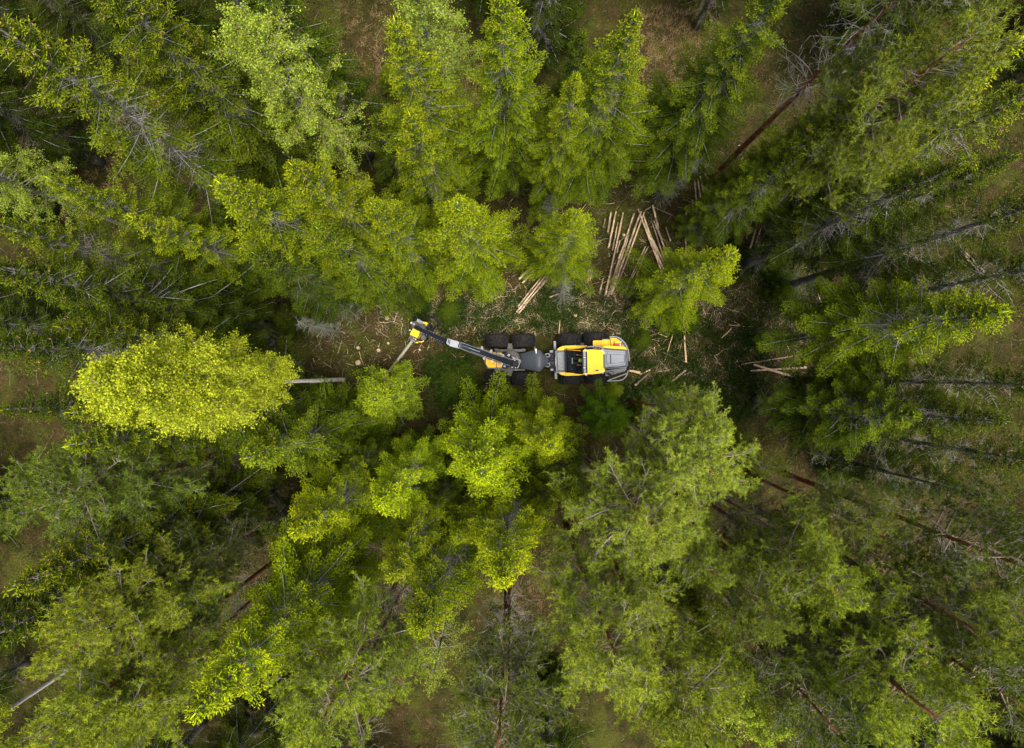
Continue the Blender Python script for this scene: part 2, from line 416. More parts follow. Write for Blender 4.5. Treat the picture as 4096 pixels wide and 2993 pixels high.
# ------------------------------------------------------------------ forest floor
rng = np.random.default_rng(99)
def hnoise(x,y):
    return (.10*np.sin(x*.55+1.3)*np.cos(y*.48)+.06*np.sin(x*1.7+y*.9)+.035*np.sin(x*3.1-y*2.7+1)+.025*np.sin(y*5.3+x*1.1)*np.sin(x*4.7))
def gz(x,y):
    """height of the forest floor, flat under the harvester"""
    m = np.clip((np.hypot((x-2.2)/6.5,(y-.8)/2.4)-.8)*2,0,1)
    return (hnoise(x,y)-.10)*m
def ground_mesh():
    nx,ny=420,320; xs=np.linspace(-48,48,nx); ys=np.linspace(-36,36,ny)
    xs=np.concatenate([[-700,-300,-120],xs,[120,300,700]]); ys=np.concatenate([[-700,-300,-100],ys,[100,300,700]])
    X,Yg=np.meshgrid(xs,ys); inside=(np.abs(X)<49)&(np.abs(Yg)<37)
    Z=np.where(inside,gz(X,Yg)+rng.normal(size=X.shape)*.018,-.1)
    v=np.stack([X,Yg,Z],-1).reshape(-1,3); n=len(xs); m=len(ys)
    a=(np.arange(m-1)[:,None]*n+np.arange(n-1)[None]).ravel()
    f=np.concatenate([np.stack([a,a+1,a+n+1],1),np.stack([a,a+n+1,a+n],1)])
    b=Bag(); b.add(v,f,np.ones_like(v)*.1); return b
gm = bpy.data.materials.new('moss_and_litter'); gm.use_nodes=True
N=gm.node_tree.nodes; Lk=gm.node_tree.links; b=N["Principled BSDF"]; b.inputs["Roughness"].default_value=.95; b.inputs["Specular IOR Level"].default_value=.1
tc=N.new("ShaderNodeTexCoord")
def nz(scale,detail=5,rough=.6):
    n=N.new("ShaderNodeTexNoise"); n.inputs["Scale"].default_value=scale; n.inputs["Detail"].default_value=detail; n.inputs["Roughness"].default_value=rough
    Lk.new(tc.outputs["Object"],n.inputs["Vector"]); return n.outputs["Fac"]
def ramp(fac,stops):
    r=N.new("ShaderNodeValToRGB"); Lk.new(fac,r.inputs[0]); e=r.color_ramp.elements
    while len(e)<len(stops): e.new(.5)
    for el,(p,c) in zip(e,stops): el.position=p; el.color=(*c,1)
    return r.outputs[0]
def mixc(fac,a,b_,mode='MIX'):
    m=N.new("ShaderNodeMix"); m.data_type='RGBA'; m.blend_type=mode
    if isinstance(fac,float): m.inputs[0].default_value=fac
    else: Lk.new(fac,m.inputs[0])
    Lk.new(a,m.inputs[6]); Lk.new(b_,m.inputs[7]); return m.outputs[2]
big=ramp(nz(.16,4),[(.36,(.022,.026,.005)),(.47,(.034,.030,.008)),(.56,(.040,.028,.011)),(.66,(.060,.042,.019))])
mid=ramp(nz(1.3,6,.7),[(.38,(.010,.013,.004)),(.48,(.036,.034,.009)),(.60,(.058,.040,.016)),(.72,(.14,.105,.055))])
fine=ramp(nz(16,4,.7),[(.35,(.45,.45,.40)),(.55,(1,1,1)),(.70,(1.7,1.6,1.35))])
moss=ramp(nz(.5,5,.65),[(.50,(0,0,0)),(.60,(1,1,1))])
g=N.new("ShaderNodeRGB"); g.outputs[0].default_value=(.055,.068,.008,1)
col=mixc(.5,big,mid); 
ms=N.new("ShaderNodeMath"); ms.operation='MULTIPLY'; ms.inputs[1].default_value=.65; Lk.new(moss,ms.inputs[0])
col=mixc(ms.outputs[0],col,g.outputs[0]); col=mixc(1.0,col,fine,'MULTIPLY')
Lk.new(col,b.inputs["Base Color"])
bp=N.new("ShaderNodeBump"); bp.inputs["Strength"].default_value=.9; bp.inputs["Distance"].default_value=.08; Lk.new(nz(9,6,.7),bp.inputs["Height"]); Lk.new(bp.outputs[0],b.inputs["Normal"])
gr=link('forest_floor',ground_mesh().mesh('forest_floor',gm,True)); gr['kind']='structure'
gr['label']='brown and olive mossy forest floor under the trees'
# -- scattered litter, built as real pieces
M['litter']=mat('litter',None,.9,attr='col',spec=.15)
def rand_px(n,boxes):
    """n points inside weighted pixel boxes (x0,y0,x1,y1,weight)"""
    w=np.array([b_[4]*(b_[2]-b_[0])*(b_[3]-b_[1]) for b_ in boxes],float); k=rng.choice(len(boxes),n,p=w/w.sum()); B=np.array(boxes,float)[k]
    px=B[:,0]+(B[:,2]-B[:,0])*rng.random(n); py=B[:,1]+(B[:,3]-B[:,1])*rng.random(n)
    kk=H/FPX; return (px-2048)*kk, -(py-1496.5)*kk
def clear_of_machine(x,y): return ~((np.abs(x-2.4)<4.6)&(np.abs(y-.8)<1.15))
def litter(name,label,n,boxes,lmin,lmax,w,cols,lift=.05,tilt=.12,kind='stuff',bend=True):
    x,y=rand_px(n,boxes); m=clear_of_machine(x,y); x,y=x[m],y[m]; n=len(x)
    a=rng.random(n)*6.28; L=lmin+(lmax-lmin)*rng.random(n)**2.5; z=gz(x,y)+lift*rng.random(n)+w
    cols=np.array(cols); c=cols[rng.integers(0,len(cols),n)]*.8*rng.uniform(.6,1.3,(n,1))
    p=np.stack([x,y,z],1); d=np.stack([np.cos(a),np.sin(a),rng.normal(size=n)*tilt],1); mdl=p+d*(L*.5)[:,None]
    a2=a+rng.normal(size=n)*.35; d2=np.stack([np.cos(a2),np.sin(a2),rng.normal(size=n)*tilt-.02],1)
    ww=w*rng.uniform(.5,1.4,n); bg_=Bag(); sticks(bg_,p,mdl,ww,ww*.85,c); sticks(bg_,mdl,mdl+d2*(L*.5)[:,None],ww*.85,ww*.3,c)
    o=link(name,bg_.mesh(name,M['litter'])); o['kind']=kind; o['label']=label; o['category']='litter'; return o
SITE=[(1500,1180,2500,1345,2),(1700,1200,2900,1340,3),(2480,1150,3250,1640,2.5),(1900,1100,2700,1300,1.5),(2500,1450,2900,1750,1.5),(1250,1250,1950,1640,.9),(2000,560,3300,1250,.5)]
ALL=[(-100,-100,4200,3100,1)]
litter('broken_twigs','grey and tan broken twigs strewn around the harvester',6500,SITE,.12,1.1,.009,[(.42,.38,.28),(.30,.27,.18),(.22,.15,.09),(.34,.38,.30)])
litter('wood_splinters','pale fresh wood splinters and bark strips around the harvester',1500,SITE,.08,.9,.017,[(.68,.52,.33),(.60,.45,.26),(.72,.60,.42)])
litter('fallen_twigs','thin dry twigs lying over the whole forest floor',16000,ALL,.15,1.3,.007,[(.24,.18,.12),(.32,.29,.24),(.16,.11,.07)])
litter('wood_chips','tiny pale chips of sawn wood on the moss',9000,SITE,.02,.07,.012,[(.62,.52,.32),(.50,.42,.24)],tilt=.4)
# grass and heather blades
def blades(name,label,n,boxes,h,w,cols,clump=6,spread=.12):
    x,y=rand_px(n//clump,boxes); m=clear_of_machine(x,y); x,y=x[m],y[m]
    x=np.repeat(x,clump)+rng.normal(size=len(x)*clump)*spread; y=np.repeat(y,clump)+rng.normal(size=len(y)*clump)*spread; n=len(x)
    a=rng.random(n)*6.28; hh=h*rng.uniform(.5,1.3,n); z=gz(x,y)-.02; p=np.stack([x,y,z],1); s=np.stack([np.cos(a+1.57),np.sin(a+1.57),np.zeros(n)],1)*w*.5
    lean=rng.uniform(.3,1.3,n); d=np.stack([np.cos(a)*lean,np.sin(a)*lean,np.ones(n)],1); d=norm(d)
    q=p+d*hh[:,None]; v=np.stack([p-s,p+s,q],1); cols=np.array(cols); c=cols[np.repeat(rng.integers(0,len(cols),-(-n//clump)),clump)[:n]]*rng.uniform(.7,1.3,(n,1))
    b2=Bag(); b2.add(v,np.arange(n*3).reshape(-1,3),np.repeat(c[:,None],3,1)); o=link(name,b2.mesh(name,M['litter'])); o['kind']='stuff'; o['label']=label; o['category']='grass'
blades('moss_tufts','dark green and olive low shrubs and moss covering the ground',100000,ALL,.13,.045,[(.040,.055,.008),(.06,.066,.010),(.070,.052,.018),(.03,.045,.008),(.085,.068,.024)],8,.10)
blades('dry_grass','pale straw coloured dry grass tufts in the gaps',30000,[(2550,30,2850,760,3),(1350,0,1700,600,1.2),(0,350,500,760,1.6),(1800,250,2000,460,3),(1900,2200,2200,2500,1),(3300,2150,4096,2500,1)],.32,.014,[(.36,.27,.15),(.30,.21,.10),(.24,.17,.07)],14,.10)
blades('green_grass','dark green grass around the machine and the log piles',34000,[(1650,1180,2300,1330,2),(2500,1330,3000,1700,2),(2050,900,2750,1300,1),(1700,1390,1930,1640,3),(3050,1100,3300,1300,2),(1500,1640,2700,1750,1)],.22,.018,[(.035,.055,.009),(.05,.068,.010),(.075,.075,.016)],12,.12)
# berry shrubs: small leafy mounds in patches
x,y=rand_px(7500,ALL); k=(np.sin(x*.45+1)+np.sin(y*.6-x*.2)+.5*np.sin(x*1.7+y*1.3))>.1; x,y=x[k],y[k]; m=clear_of_machine(x,y)&~((np.abs(x-1)<11)&(np.abs(y-1.5)<5)); x,y=x[m],y[m]; nn=26
xx=np.repeat(x,nn)+rng.normal(size=len(x)*nn)*.22; yy=np.repeat(y,nn)+rng.normal(size=len(x)*nn)*.22; n=len(xx); zz_=gz(xx,yy)+.38*rng.random(n)
P_=np.stack([xx,yy,zz_],1); t1=norm(rng.normal(size=(n,3))*np.array([1,1,.5])); t2=norm(np.cross(t1,rng.normal(size=(n,3)))); sz=.10*rng.uniform(.5,1.2,n)[:,None]
cs=np.array([(.035,.060,.008),(.055,.075,.010),(.028,.045,.008),(.075,.070,.016)])[np.repeat(rng.integers(0,4,len(x)),nn)]*rng.uniform(.6,1.4,(n,1))
sb=Bag(); sb.add(np.stack([P_-t1*sz*.6,P_+t1*sz*.4-t2*sz*.4,P_+t1*sz*.4+t2*sz*.4],1),np.arange(n*3).reshape(-1,3),np.repeat(cs[:,None],3,1))
o=link('berry_shrubs',sb.mesh('berry_shrubs',M['litter'])); o['kind']='stuff'; o['label']='low dark green berry shrubs growing in patches between the trees'; o['category']='shrubs'
# fresh green branches of felled tops, lying flat
fb=Bag(); x,y=rand_px(750,[(1660,1190,2300,1320,2),(2500,1300,3050,1700,2),(1720,1400,1930,1620,4),(2150,1150,2700,1290,1.5),(3030,1100,3260,1260,3),(2850,960,3150,1100,2),(2430,1540,2700,1640,2)])
m=clear_of_machine(x,y); x,y=x[m],y[m]; n=len(x); a=rng.random(n)*6.28; z=gz(x,y)+.05+.25*rng.random(n)
for t in range(26):
    s=(t//2)/13.; sgn=1 if t%2 else -1; base=np.stack([x+np.cos(a)*s*.9,y+np.sin(a)*s*.9,z],1); aa=a+sgn*rng.uniform(.6,1.1,n)
    d=np.stack([np.cos(aa),np.sin(aa),rng.normal(size=n)*.15],1); c=np.array([.032,.062,.009])*rng.uniform(.6,1.4,(n,1)); spindles(fb,base,d,(.35*(1-s)+.12)*rng.uniform(.6,1.2,n),.045,c,c*1.3)
o=link('felled_spruce_branches',fb.mesh('felled_spruce_branches',M['needle'])); o['kind']='stuff'; o['label']='green spruce branches left lying on the ground by the harvester'; o['category']='branches'
# ------------------------------------------------------------------ logs, poles, stumps
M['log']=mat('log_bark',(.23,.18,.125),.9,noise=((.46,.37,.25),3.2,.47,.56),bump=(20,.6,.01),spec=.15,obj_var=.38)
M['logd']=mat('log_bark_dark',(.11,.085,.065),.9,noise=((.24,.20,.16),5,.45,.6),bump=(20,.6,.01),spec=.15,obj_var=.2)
M['wood']=mat('fresh_wood',(.55,.43,.27),.7,noise=((.42,.30,.16),18,.4,.65),spec=.2,obj_var=.15)
M['end']=mat('sawn_end',(.46,.38,.22),.7,noise=((.30,.25,.13),30,.4,.6),spec=.2)
M['lichbark']=mat('lichen_bark',(.30,.31,.25),.9,noise=((.17,.155,.12),14,.42,.6),bump=(25,.6,.01),spec=.15)
def log_obj(x1,y1,x2,y2,w,label,group,z=0.0,cat='log',m='log',name='log',z2=None,taper=.72,peel=True):
    """x,y in photo pixels; w diameter in metres"""
    zz2 = z if z2 is None else z2
    a=PX(x1,y1,z+w/2+.05); b_=PX(x2,y2,zz2+w/2+.05); mid=(a+b_)/2
    o=empty(name,label,cat,(mid.x,mid.y,0),0,group)
    n=7; t=np.linspace(0,1,n)[:,None]; pts=np.array(a)[None]*(1-t)+np.array(b_)[None]*t; pts[1:-1]+=rng.normal(size=(n-2,3))*.008
    pts-=np.array([mid.x,mid.y,0]); rad=w/2*(taper+(1-taper)*t[:,0])
    bb=Bag(); tube_path(bb,pts,rad,(.2,.2,.2),9,cap=False,wob=.05); link('bark',bb.mesh('bark',M[m],True),o)
    d=norm(pts[-1]-pts[0])
    for P_,D2,r_ in ((pts[0],-d,rad[0]),(pts[-1],d,rad[-1])):
        eb=Bag(); tube_path(eb,[P_-D2*.02,P_+D2*.006],[r_*.96,r_*.96],(.6,.5,.3),9); link('sawn_end',eb.mesh('sawn_end',M['end']),o)
    if peel and rng.random()<.6:
        pb=Bag(); s0=rng.uniform(0,.5); s1=s0+rng.uniform(.2,.5); tt=np.linspace(s0,min(s1,1),4)[:,None]; pp=pts[0]*(1-tt)+pts[-1]*tt; pp[:,2]+=w*.10
        tube_path(pb,pp,w/2*(taper+(1-taper)*tt[:,0])*.94,(.6,.5,.3),8,wob=.05); link('peeled_strip',pb.mesh('peeled_strip',M['wood'],True),o)
    return o
def R3(zx,zy): return 2000+zx/2.055,700+zy/2.055
def R4(zx,zy): return 2996+zx/2.055,700+zy/2.055
ordn=['leftmost','second','third','fourth','fifth','sixth','seventh','eighth','ninth','tenth','eleventh','twelfth','thirteenth','fourteenth']
def pile(tf,rows,where,group,m='log'):
    rows=sorted(rows,key=lambda r:(r[0]+r[2])/2)
    for k,r in enumerate(rows):
        x1,y1=tf(r[0],r[1]); x2,y2=tf(r[2],r[3]); 
        lab=(ordn[k]+(' log of ' if k in(0,) else ' log in ')+where)
        log_obj(x1,y1,x2,y2,r[4]*.75,lab,group,z=.02+.10*(k%3),m=m)
pile(R3,[(1160,300,915,985,.19),(1185,310,938,980,.17),(1100,320,885,1000,.19),(1060,490,905,975,.15),(1048,500,975,690,.17),(1012,310,868,985,.15),(970,390,925,620,.13),(985,540,962,640,.12),(955,300,890,600,.16),(912,308,886,470,.18),(862,360,850,430,.12),(850,850,818,972,.14),(885,870,862,990,.13)],'the big stack leaning right above the engine','logs stacked above the harvester')
pile(R3,[(1196,588,1022,952,.12),(1212,600,1040,945,.10),(1195,625,1074,972,.15)],'the short three pole pile between the stacks','short poles between the stacks')
pile(R3,[(1135,280,1365,895,.16),(1170,370,1392,893,.18),(1178,330,1300,670,.15),(1255,250,1300,440,.19),(1250,390,1352,700,.13),(1265,378,1366,634,.13),(1295,430,1400,760,.16),(1262,540,1410,872,.14),(1362,430,1402,545,.13)],'the stack leaning left, counted from its left side','logs leaning the other way')
pile(R3,[(1530,305,1526,480,.17),(1530,490,1524,690,.15)],'the upright pair left of the yellow tipped spruce','upright pair of logs')
pile(R3,[(745,780,718,885,.13),(732,775,706,890,.12),(760,785,738,870,.12)],'the short bundle under the narrow bright spruce','short bundle under the spruce')
pile(R3,[(370,800,145,1087,.15),(400,800,165,1095,.13),(430,760,137,1128,.15),(445,775,152,1138,.15),(470,780,205,1060,.12)],'the bundle left of the narrow bright spruce','bundle of dark logs')
pile(R3,[(322,698,156,856,.20),(276,795,184,888,.16)],'the loose pair above the dark bundle','loose pair of logs')
pile(lambda x,y:(x,y),[(2774,635,2790,890,.15),(2784,660,2808,850,.14),(2797,690,2827,832,.15),(2819,660,2835,835,.14),(2770,800,2776,900,.12)],'the narrow upright pile at upper right','narrow upright pile')
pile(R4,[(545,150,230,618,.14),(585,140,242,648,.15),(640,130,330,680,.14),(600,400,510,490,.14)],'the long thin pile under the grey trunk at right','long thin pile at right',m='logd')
pile(R4,[(95,300,10,600,.15),(130,330,60,560,.13),(40,310,-20,520,.14)],'the faint pile behind the yellow tipped spruce','faint pile behind the spruce')
pile(lambda x,y:(2996+x/2.055,y/2.055),[(1692,890,1670,1030,.18),(1722,900,1700,1012,.16),(1815,890,1635,1125,.20),(1870,905,1752,1055,.20),(1905,800,1850,960,.17),(1880,900,1790,1062,.17)],'the small heap near the top right corner','small heap near the corner')
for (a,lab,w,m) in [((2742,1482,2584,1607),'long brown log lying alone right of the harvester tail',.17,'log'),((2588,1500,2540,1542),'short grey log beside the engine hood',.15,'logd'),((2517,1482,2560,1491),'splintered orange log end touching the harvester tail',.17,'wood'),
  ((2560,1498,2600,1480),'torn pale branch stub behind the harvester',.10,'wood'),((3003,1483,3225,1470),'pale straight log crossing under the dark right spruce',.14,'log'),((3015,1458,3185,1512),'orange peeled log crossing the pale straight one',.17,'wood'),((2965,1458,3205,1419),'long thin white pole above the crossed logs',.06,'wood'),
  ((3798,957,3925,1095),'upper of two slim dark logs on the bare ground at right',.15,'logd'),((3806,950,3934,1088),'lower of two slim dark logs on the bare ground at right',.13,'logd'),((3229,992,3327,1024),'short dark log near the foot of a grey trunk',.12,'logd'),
  ((2736,1310,2744,1450),'upright white peeled pole right of the harvester',.11,'wood'),((2732,1215,2738,1308),'upright thin pole stub under the yellow tipped spruce',.08,'wood'),((2140,1330,2139,1402),'slim peeled pole lying against the front tyre',.07,'wood'),
  ((2240,1282,2235,1338),'thin pale pole standing out above the rear tyre',.07,'wood'),((2618,1133,2690,1158),'thin curved stick near the stack',.05,'wood'),((2196,1189,2237,1175),'short split pale log below the narrow spruce',.09,'wood'),
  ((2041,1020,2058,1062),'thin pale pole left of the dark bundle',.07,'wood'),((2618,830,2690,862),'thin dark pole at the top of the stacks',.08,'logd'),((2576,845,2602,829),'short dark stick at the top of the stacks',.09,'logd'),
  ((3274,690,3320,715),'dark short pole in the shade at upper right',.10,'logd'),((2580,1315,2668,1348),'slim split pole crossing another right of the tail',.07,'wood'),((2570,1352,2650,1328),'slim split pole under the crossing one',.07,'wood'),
  ((2698,1318,2660,1440),'thin bright pole slanting toward the debris heap',.05,'wood'),((2730,1355,2710,1440),'thin brown pole beside the upright white one',.05,'log'),((2555,1372,2760,1455),'long grey stick under the debris heap',.05,'logd'),
  ((2870,1370,2925,1315),'split stick pointing up right of the white pole',.06,'wood'),((2915,1300,3010,1308),'curved pale stick near the brown clearing',.05,'wood'),((3274,1180,3300,1262),'thin light stick on the brown clearing',.05,'wood'),
  ((3165,1225,3185,1290),'thin straight stick on the moss at right',.06,'wood')]:
    log_obj(*a,w,lab,None,z=.03,m=m,name='log' if w>.1 else 'stick',cat='log' if w>.1 else 'stick',peel=False)
log_obj(1326,1786,1648,1366,.17,'grey barked tree stem gripped by the harvester head',None,z=.05,z2=1.75,m='lichbark',peel=False,name='felled_stem',cat='tree stem',taper=1.0).scale=(1,1,1)
for k,(x,y,d,lab) in enumerate([(1547,1272,.26,'pale round stump left of the harvester head'),(1431,1391,.20,'small pale stump in the middle of the clearing'),(1513,1401,.24,'mossy stump between the clearing and held stem'),(1431,1451,.34,'largest pale stump at the bottom of the clearing'),
   (1552,1373,.17,'tiny dull stump left of the held stem'),(2496,940,.20,'small round stump inside the big stack'),(2544,1254,.24,'orange stump above the engine hood'),(2302,1262,.22,'dull stump above the rear tyres'),(3142,753,.28,'pale stump under the dim right spruces'),(3108,848,.30,'grey stump beside the long thin pile'),
   (2788,1557,.18,'reddish stump right of the lone brown log'),(2145,1025,.24,'faint stump left of the narrow spruce'),(1678,1399,.16,'mossy stump near the boom')]):
    p=PX(x,y,.2); o=empty('stump',lab,'stump',(p.x,p.y,0),0,'cut stumps')
    bb=Bag(); tube_path(bb,[(0,0,-.2),(0,0,.03),(0,0,.16)],[d*.72,d*.56,d*.5],(.2,.2,.2),12,cap=False,wob=.05); link('bark',bb.mesh('bark',M['logd'],True),o)
    bb=Bag(); tube_path(bb,[(0,0,.1),(.0,0,.165)],[d*.46,d*.46],(.5,.4,.3),12,wob=.03); link('cut_face',bb.mesh('cut_face',M['end']),o)
# lifeless lichen covered stems of small dead spruces
def dead_spruce(x1,y1,x2,h,y2,label):
    top=PX(x2,y2,h); base=PX(x1,y1,0); o=empty('dead_spruce',label,'dead tree',tuple(base),0,'dead lichen covered spruces'); t=Bag(); tp=top-base
    z=np.linspace(0,1,8)[:,None]; pts=np.array(tp)[None]*z; tube_path(t,pts,.09*(1-z[:,0]*.8)+.01,BARKC,8,wob=.05); link('trunk',t.mesh('trunk',M['sbark'],True),o)
    n=int(34*h); w=Bag(); s=rng.random(n); p=pts[0]*(1-s[:,None])+np.array(tp)*s[:,None]; a=rng.random(n)*6.28; L=rng.uniform(.2,.75,n)*(1.1-s*.6)
    d=np.stack([np.cos(a),np.sin(a),rng.uniform(-.5,.1,n)],1); q=p+norm(d)*L[:,None]; c=np.array([.20,.22,.17])*rng.uniform(.6,1.3,(n,1)); sticks(w,p,q,.011,.005,c)
    i=np.repeat(np.arange(n),6); s2=rng.uniform(.3,1,len(i)); pp=p[i]+(q-p)[i]*s2[:,None]; dd=norm((q-p)[i])+rng.normal(size=(len(i),3))*.6; dd[:,2]-=.3
    sticks(w,pp,pp+norm(dd)*rng.uniform(.08,.3,len(i))[:,None],.007,.003,c[i]); b2=link('branches',w.mesh('branches',M['twig']),o); b2['kind']='stuff'
for a in [(1430,1250,1180,7.5,1160,'grey dead spruce stem leaning out under the big golden spruce'),(1350,1330,1190,5.5,1285,'thin dead spruce stem above the clearing'),(1085,1345,900,6,1280,'dead spruce left of the clearing, upper one'),(1190,1470,1060,5,1450,'dead spruce beside the bright birch crown, lower one'),
          (1075,1400,930,5,1375,'dead spruce between the upper and lower ones'),(1330,1620,1210,5,1600,'dead brushy stem under the white birch trunk'),(2180,960,2210,6.5,790,'lichen grey dead spruce beside the narrow bright spruce'),(2250,1200,2262,5,1080,'lichen grey dead top below the narrow bright spruce'),(2640,790,2790,8,640,'dead lichen stem crossing the narrow upright pile')]:
    dead_spruce(*a)
# ------------------------------------------------------------------ the harvester
M['yel']=mat('yellow_paint',(.80,.50,.003),.5,spec=.2,coat=.03,noise=((.66,.40,.01),6,.62,.8))
M['yel2']=mat('worn_yellow_tread',(.70,.42,.015),.55,noise=((.35,.26,.08),14,.55,.75))
M['gry']=mat('graphite_paint',(.050,.062,.080),.5,spec=.25,coat=.05,noise=((.05,.055,.062),3,.5,.75))
M['lgr']=mat('light_grey_paint',(.24,.265,.31),.55,spec=.2,coat=.0,noise=((.12,.13,.145),8,.5,.75))
M['blk']=mat('black_paint',(.008,.011,.018),.6,spec=.15,noise=((.025,.024,.02),9,.6,.75))
M['grs']=mat('oily_steel',(.03,.029,.026),.6,metal=.0,noise=((.12,.115,.10),22,.55,.68))
M['hood']=mat('bonnet_paint',(.17,.20,.255),.45,spec=.25,coat=.04,noise=((.13,.155,.20),2,.45,.7))
M['gry2']=M['hood']
M['stl']=mat('steel_lines',(.25,.28,.30),.5,metal=.3)
M['rub']=mat('tyre_rubber',(.012,.0125,.014),.85,spec=.15,noise=((.04,.035,.026),7,.52,.72))
M['hose']=mat('rubber_hose',(.012,.013,.016),.7,spec=.15)
M['wht']=mat('white_plastic',(.6,.6,.6),.4)
M['red']=mat('red_paint',(.60,.02,.03),.3)
M['skin']=mat('skin',(.50,.27,.19),.5)
M['lime']=mat('lime_cap_cloth',(.42,.72,.01),.8)
M['cloth']=mat('dark_work_jacket',(.03,.032,.04),.9)
M['paper']=mat('grey_green_screen',(.12,.16,.14),.4)
gl=bpy.data.materials.new('cab_glass'); gl.use_nodes=True; n_=gl.node_tree.nodes; l_=gl.node_tree.links; n_.remove(n_["Principled BSDF"])
t_=n_.new("ShaderNodeBsdfTransparent"); t_.inputs[0].default_value=(.66,.70,.70,1); g_=n_.new("ShaderNodeBsdfGlossy"); g_.inputs["Roughness"].default_value=.03
f_=n_.new("ShaderNodeFresnel"); f_.inputs[0].default_value=1.5; x_=n_.new("ShaderNodeMixShader"); x_.inputs[0].default_value=.045; l_.new(t_.outputs[0],x_.inputs[1]); l_.new(g_.outputs[0],x_.inputs[2]); l_.new(x_.outputs[0],n_["Material Output"].inputs[0])
M['glass']=gl
HB=PX(2235,1441,0); HB.z=0
harv=empty('forest_harvester','yellow and graphite eight wheeled forest harvester with its boom reaching left','harvester',tuple(HB))
def part(name,bm,m,parent=None,smooth=False,bev=0.0,label=None):
    """bmesh in world coordinates -> child mesh"""
    if bev: bmesh.ops.bevel(bm,geom=[e for e in bm.edges if len(e.link_faces)==2 and e.calc_face_angle(0)>.5],offset=bev,segments=2,affect='EDGES',clamp_overlap=True)
    bmesh.ops.recalc_face_normals(bm,faces=bm.faces)
    seen=set(); isl=[]
    for v in bm.verts:
        if v in seen: continue
        st=[v]; seen.add(v); cur=[]
        while st:
            a=st.pop(); cur.append(a)
            for e_ in a.link_edges:
                b_=e_.other_vert(a)
                if b_ not in seen: seen.add(b_); st.append(b_)
        isl.append(cur)
    big=max(max((max(v.co[k] for v in c_)-min(v.co[k] for v in c_)) for k in range(3)) for c_ in isl)
    if 1<len(isl)<=14 and big>.22:
        idx={v.index:0 for v in []}; bm.verts.index_update(); keepers=[[v.index for v in c_] for c_ in isl]; last=None
        for kset in keepers:
            b2=bm.copy(); b2.verts.ensure_lookup_table(); ks=set(kset)
            bmesh.ops.delete(b2,geom=[v for v in b2.verts if v.index not in ks],context='VERTS')
            last=part(name,b2,m,parent,smooth,0,label)
        bm.free(); return last
    nisl=len(isl); me=bpy.data.meshes.new(name); org=HB
    bmesh.ops.translate(bm,vec=-org,verts=bm.verts); bm.to_mesh(me); bm.free(); me.materials.append(M[m])
    if smooth:
        for p in me.polygons: p.use_smooth=True
        try: me.set_sharp_from_angle(angle=math.radians(40))
        except Exception: pass
    o=link(name,me,parent or harv)
    if parent and parent is not harv: o.matrix_parent_inverse=Matrix.Identity(4)
    if label: o['label']=label
    if nisl>1: o['kind']='stuff'
    return o
def prism(bm,pts,z1,z0,px=True,scale_at=None):
    """polygon of photo pixels taken at height z1, extruded down to z0"""
    P=[PX(x,y,(scale_at if scale_at is not None else z1)) if px else Vector((x,y,0)) for x,y in pts]
    top=[bm.verts.new((p.x,p.y,z1)) for p in P]; bot=[bm.verts.new((p.x,p.y,z0)) for p in P]
    bm.faces.new(top); bm.faces.new(bot[::-1]); n=len(P)
    for i in range(n): bm.faces.new([top[i],bot[i],bot[(i+1)%n],top[(i+1)%n]])
def bar(bm,a,b,w,h,w2=None,h2=None):
    """oriented box from a to b"""
    a=Vector(a); b=Vector(b); d=(b-a).normalized(); up=Vector((0,0,1)) if abs(d.z)<.95 else Vector((1,0,0)); s=d.cross(up).normalized(); u=s.cross(d); w2=w if w2 is None else w2; h2=h if h2 is None else h2
    A=[bm.verts.new(a+s*sx*w/2+u*sz*h/2) for sx,sz in((-1,-1),(1,-1),(1,1),(-1,1))]; B=[bm.verts.new(b+s*sx*w2/2+u*sz*h2/2) for sx,sz in((-1,-1),(1,-1),(1,1),(-1,1))]
    bm.faces.new(A[::-1]); bm.faces.new(B)
    for i in range(4): bm.faces.new([A[i],A[(i+1)%4],B[(i+1)%4],B[i]])
def tub(bm,pts,r,seg=8):
    pts=[Vector(p) for p in pts]; rings=[]
    for i,p in enumerate(pts):
        d=(pts[min(i+1,len(pts)-1)]-pts[max(i-1,0)]).normalized(); up=Vector((0,0,1)) if abs(d.z)<.9 else Vector((1,0,0)); s=d.cross(up).normalized(); u=s.cross(d)
        rr_=r[i] if isinstance(r,(list,tuple)) else r
        rings.append([bm.verts.new(p+s*math.cos(k/seg*6.2832)*rr_+u*math.sin(k/seg*6.2832)*rr_) for k in range(seg)])
    for a,b in zip(rings,rings[1:]):
        for k in range(seg): bm.faces.new([a[k],a[(k+1)%seg],b[(k+1)%seg],b[k]])
    bm.faces.new(rings[0][::-1]); bm.faces.new(rings[-1])
def smooth_path(P,n=6):
    P=[Vector(p) for p in P]; out=[]
    for i in range(len(P)-1):
        p0,p1,p2,p3=P[max(i-1,0)],P[i],P[i+1],P[min(i+2,len(P)-1)]
        for k in range(n):
            t=k/n; out.append(.5*((2*p1)+(-p0+p2)*t+(2*p0-5*p1+4*p2-p3)*t*t+(-p0+3*p1-3*p2+p3)*t**3))
    return out+[P[-1]]
NB=bmesh.new
def zz(z,x,y,reg):
    ox,oy,s={'2':(1880,1300,6.2806),'3':(2180,1310,6.2806),'4':(1600,1240,6.2806),'5':(1620,1250,6.275),'c':(2180,1380,7.2375),'p':(1990,1380,8.557)}[reg]
    return ox+x/s, oy+y/s
def Z(reg,z,*pts): return [PX(*zz(z,x,y,reg),z) for x,y in pts]
def Q(reg,*pts): return [zz(0,x,y,reg) for x,y in pts]
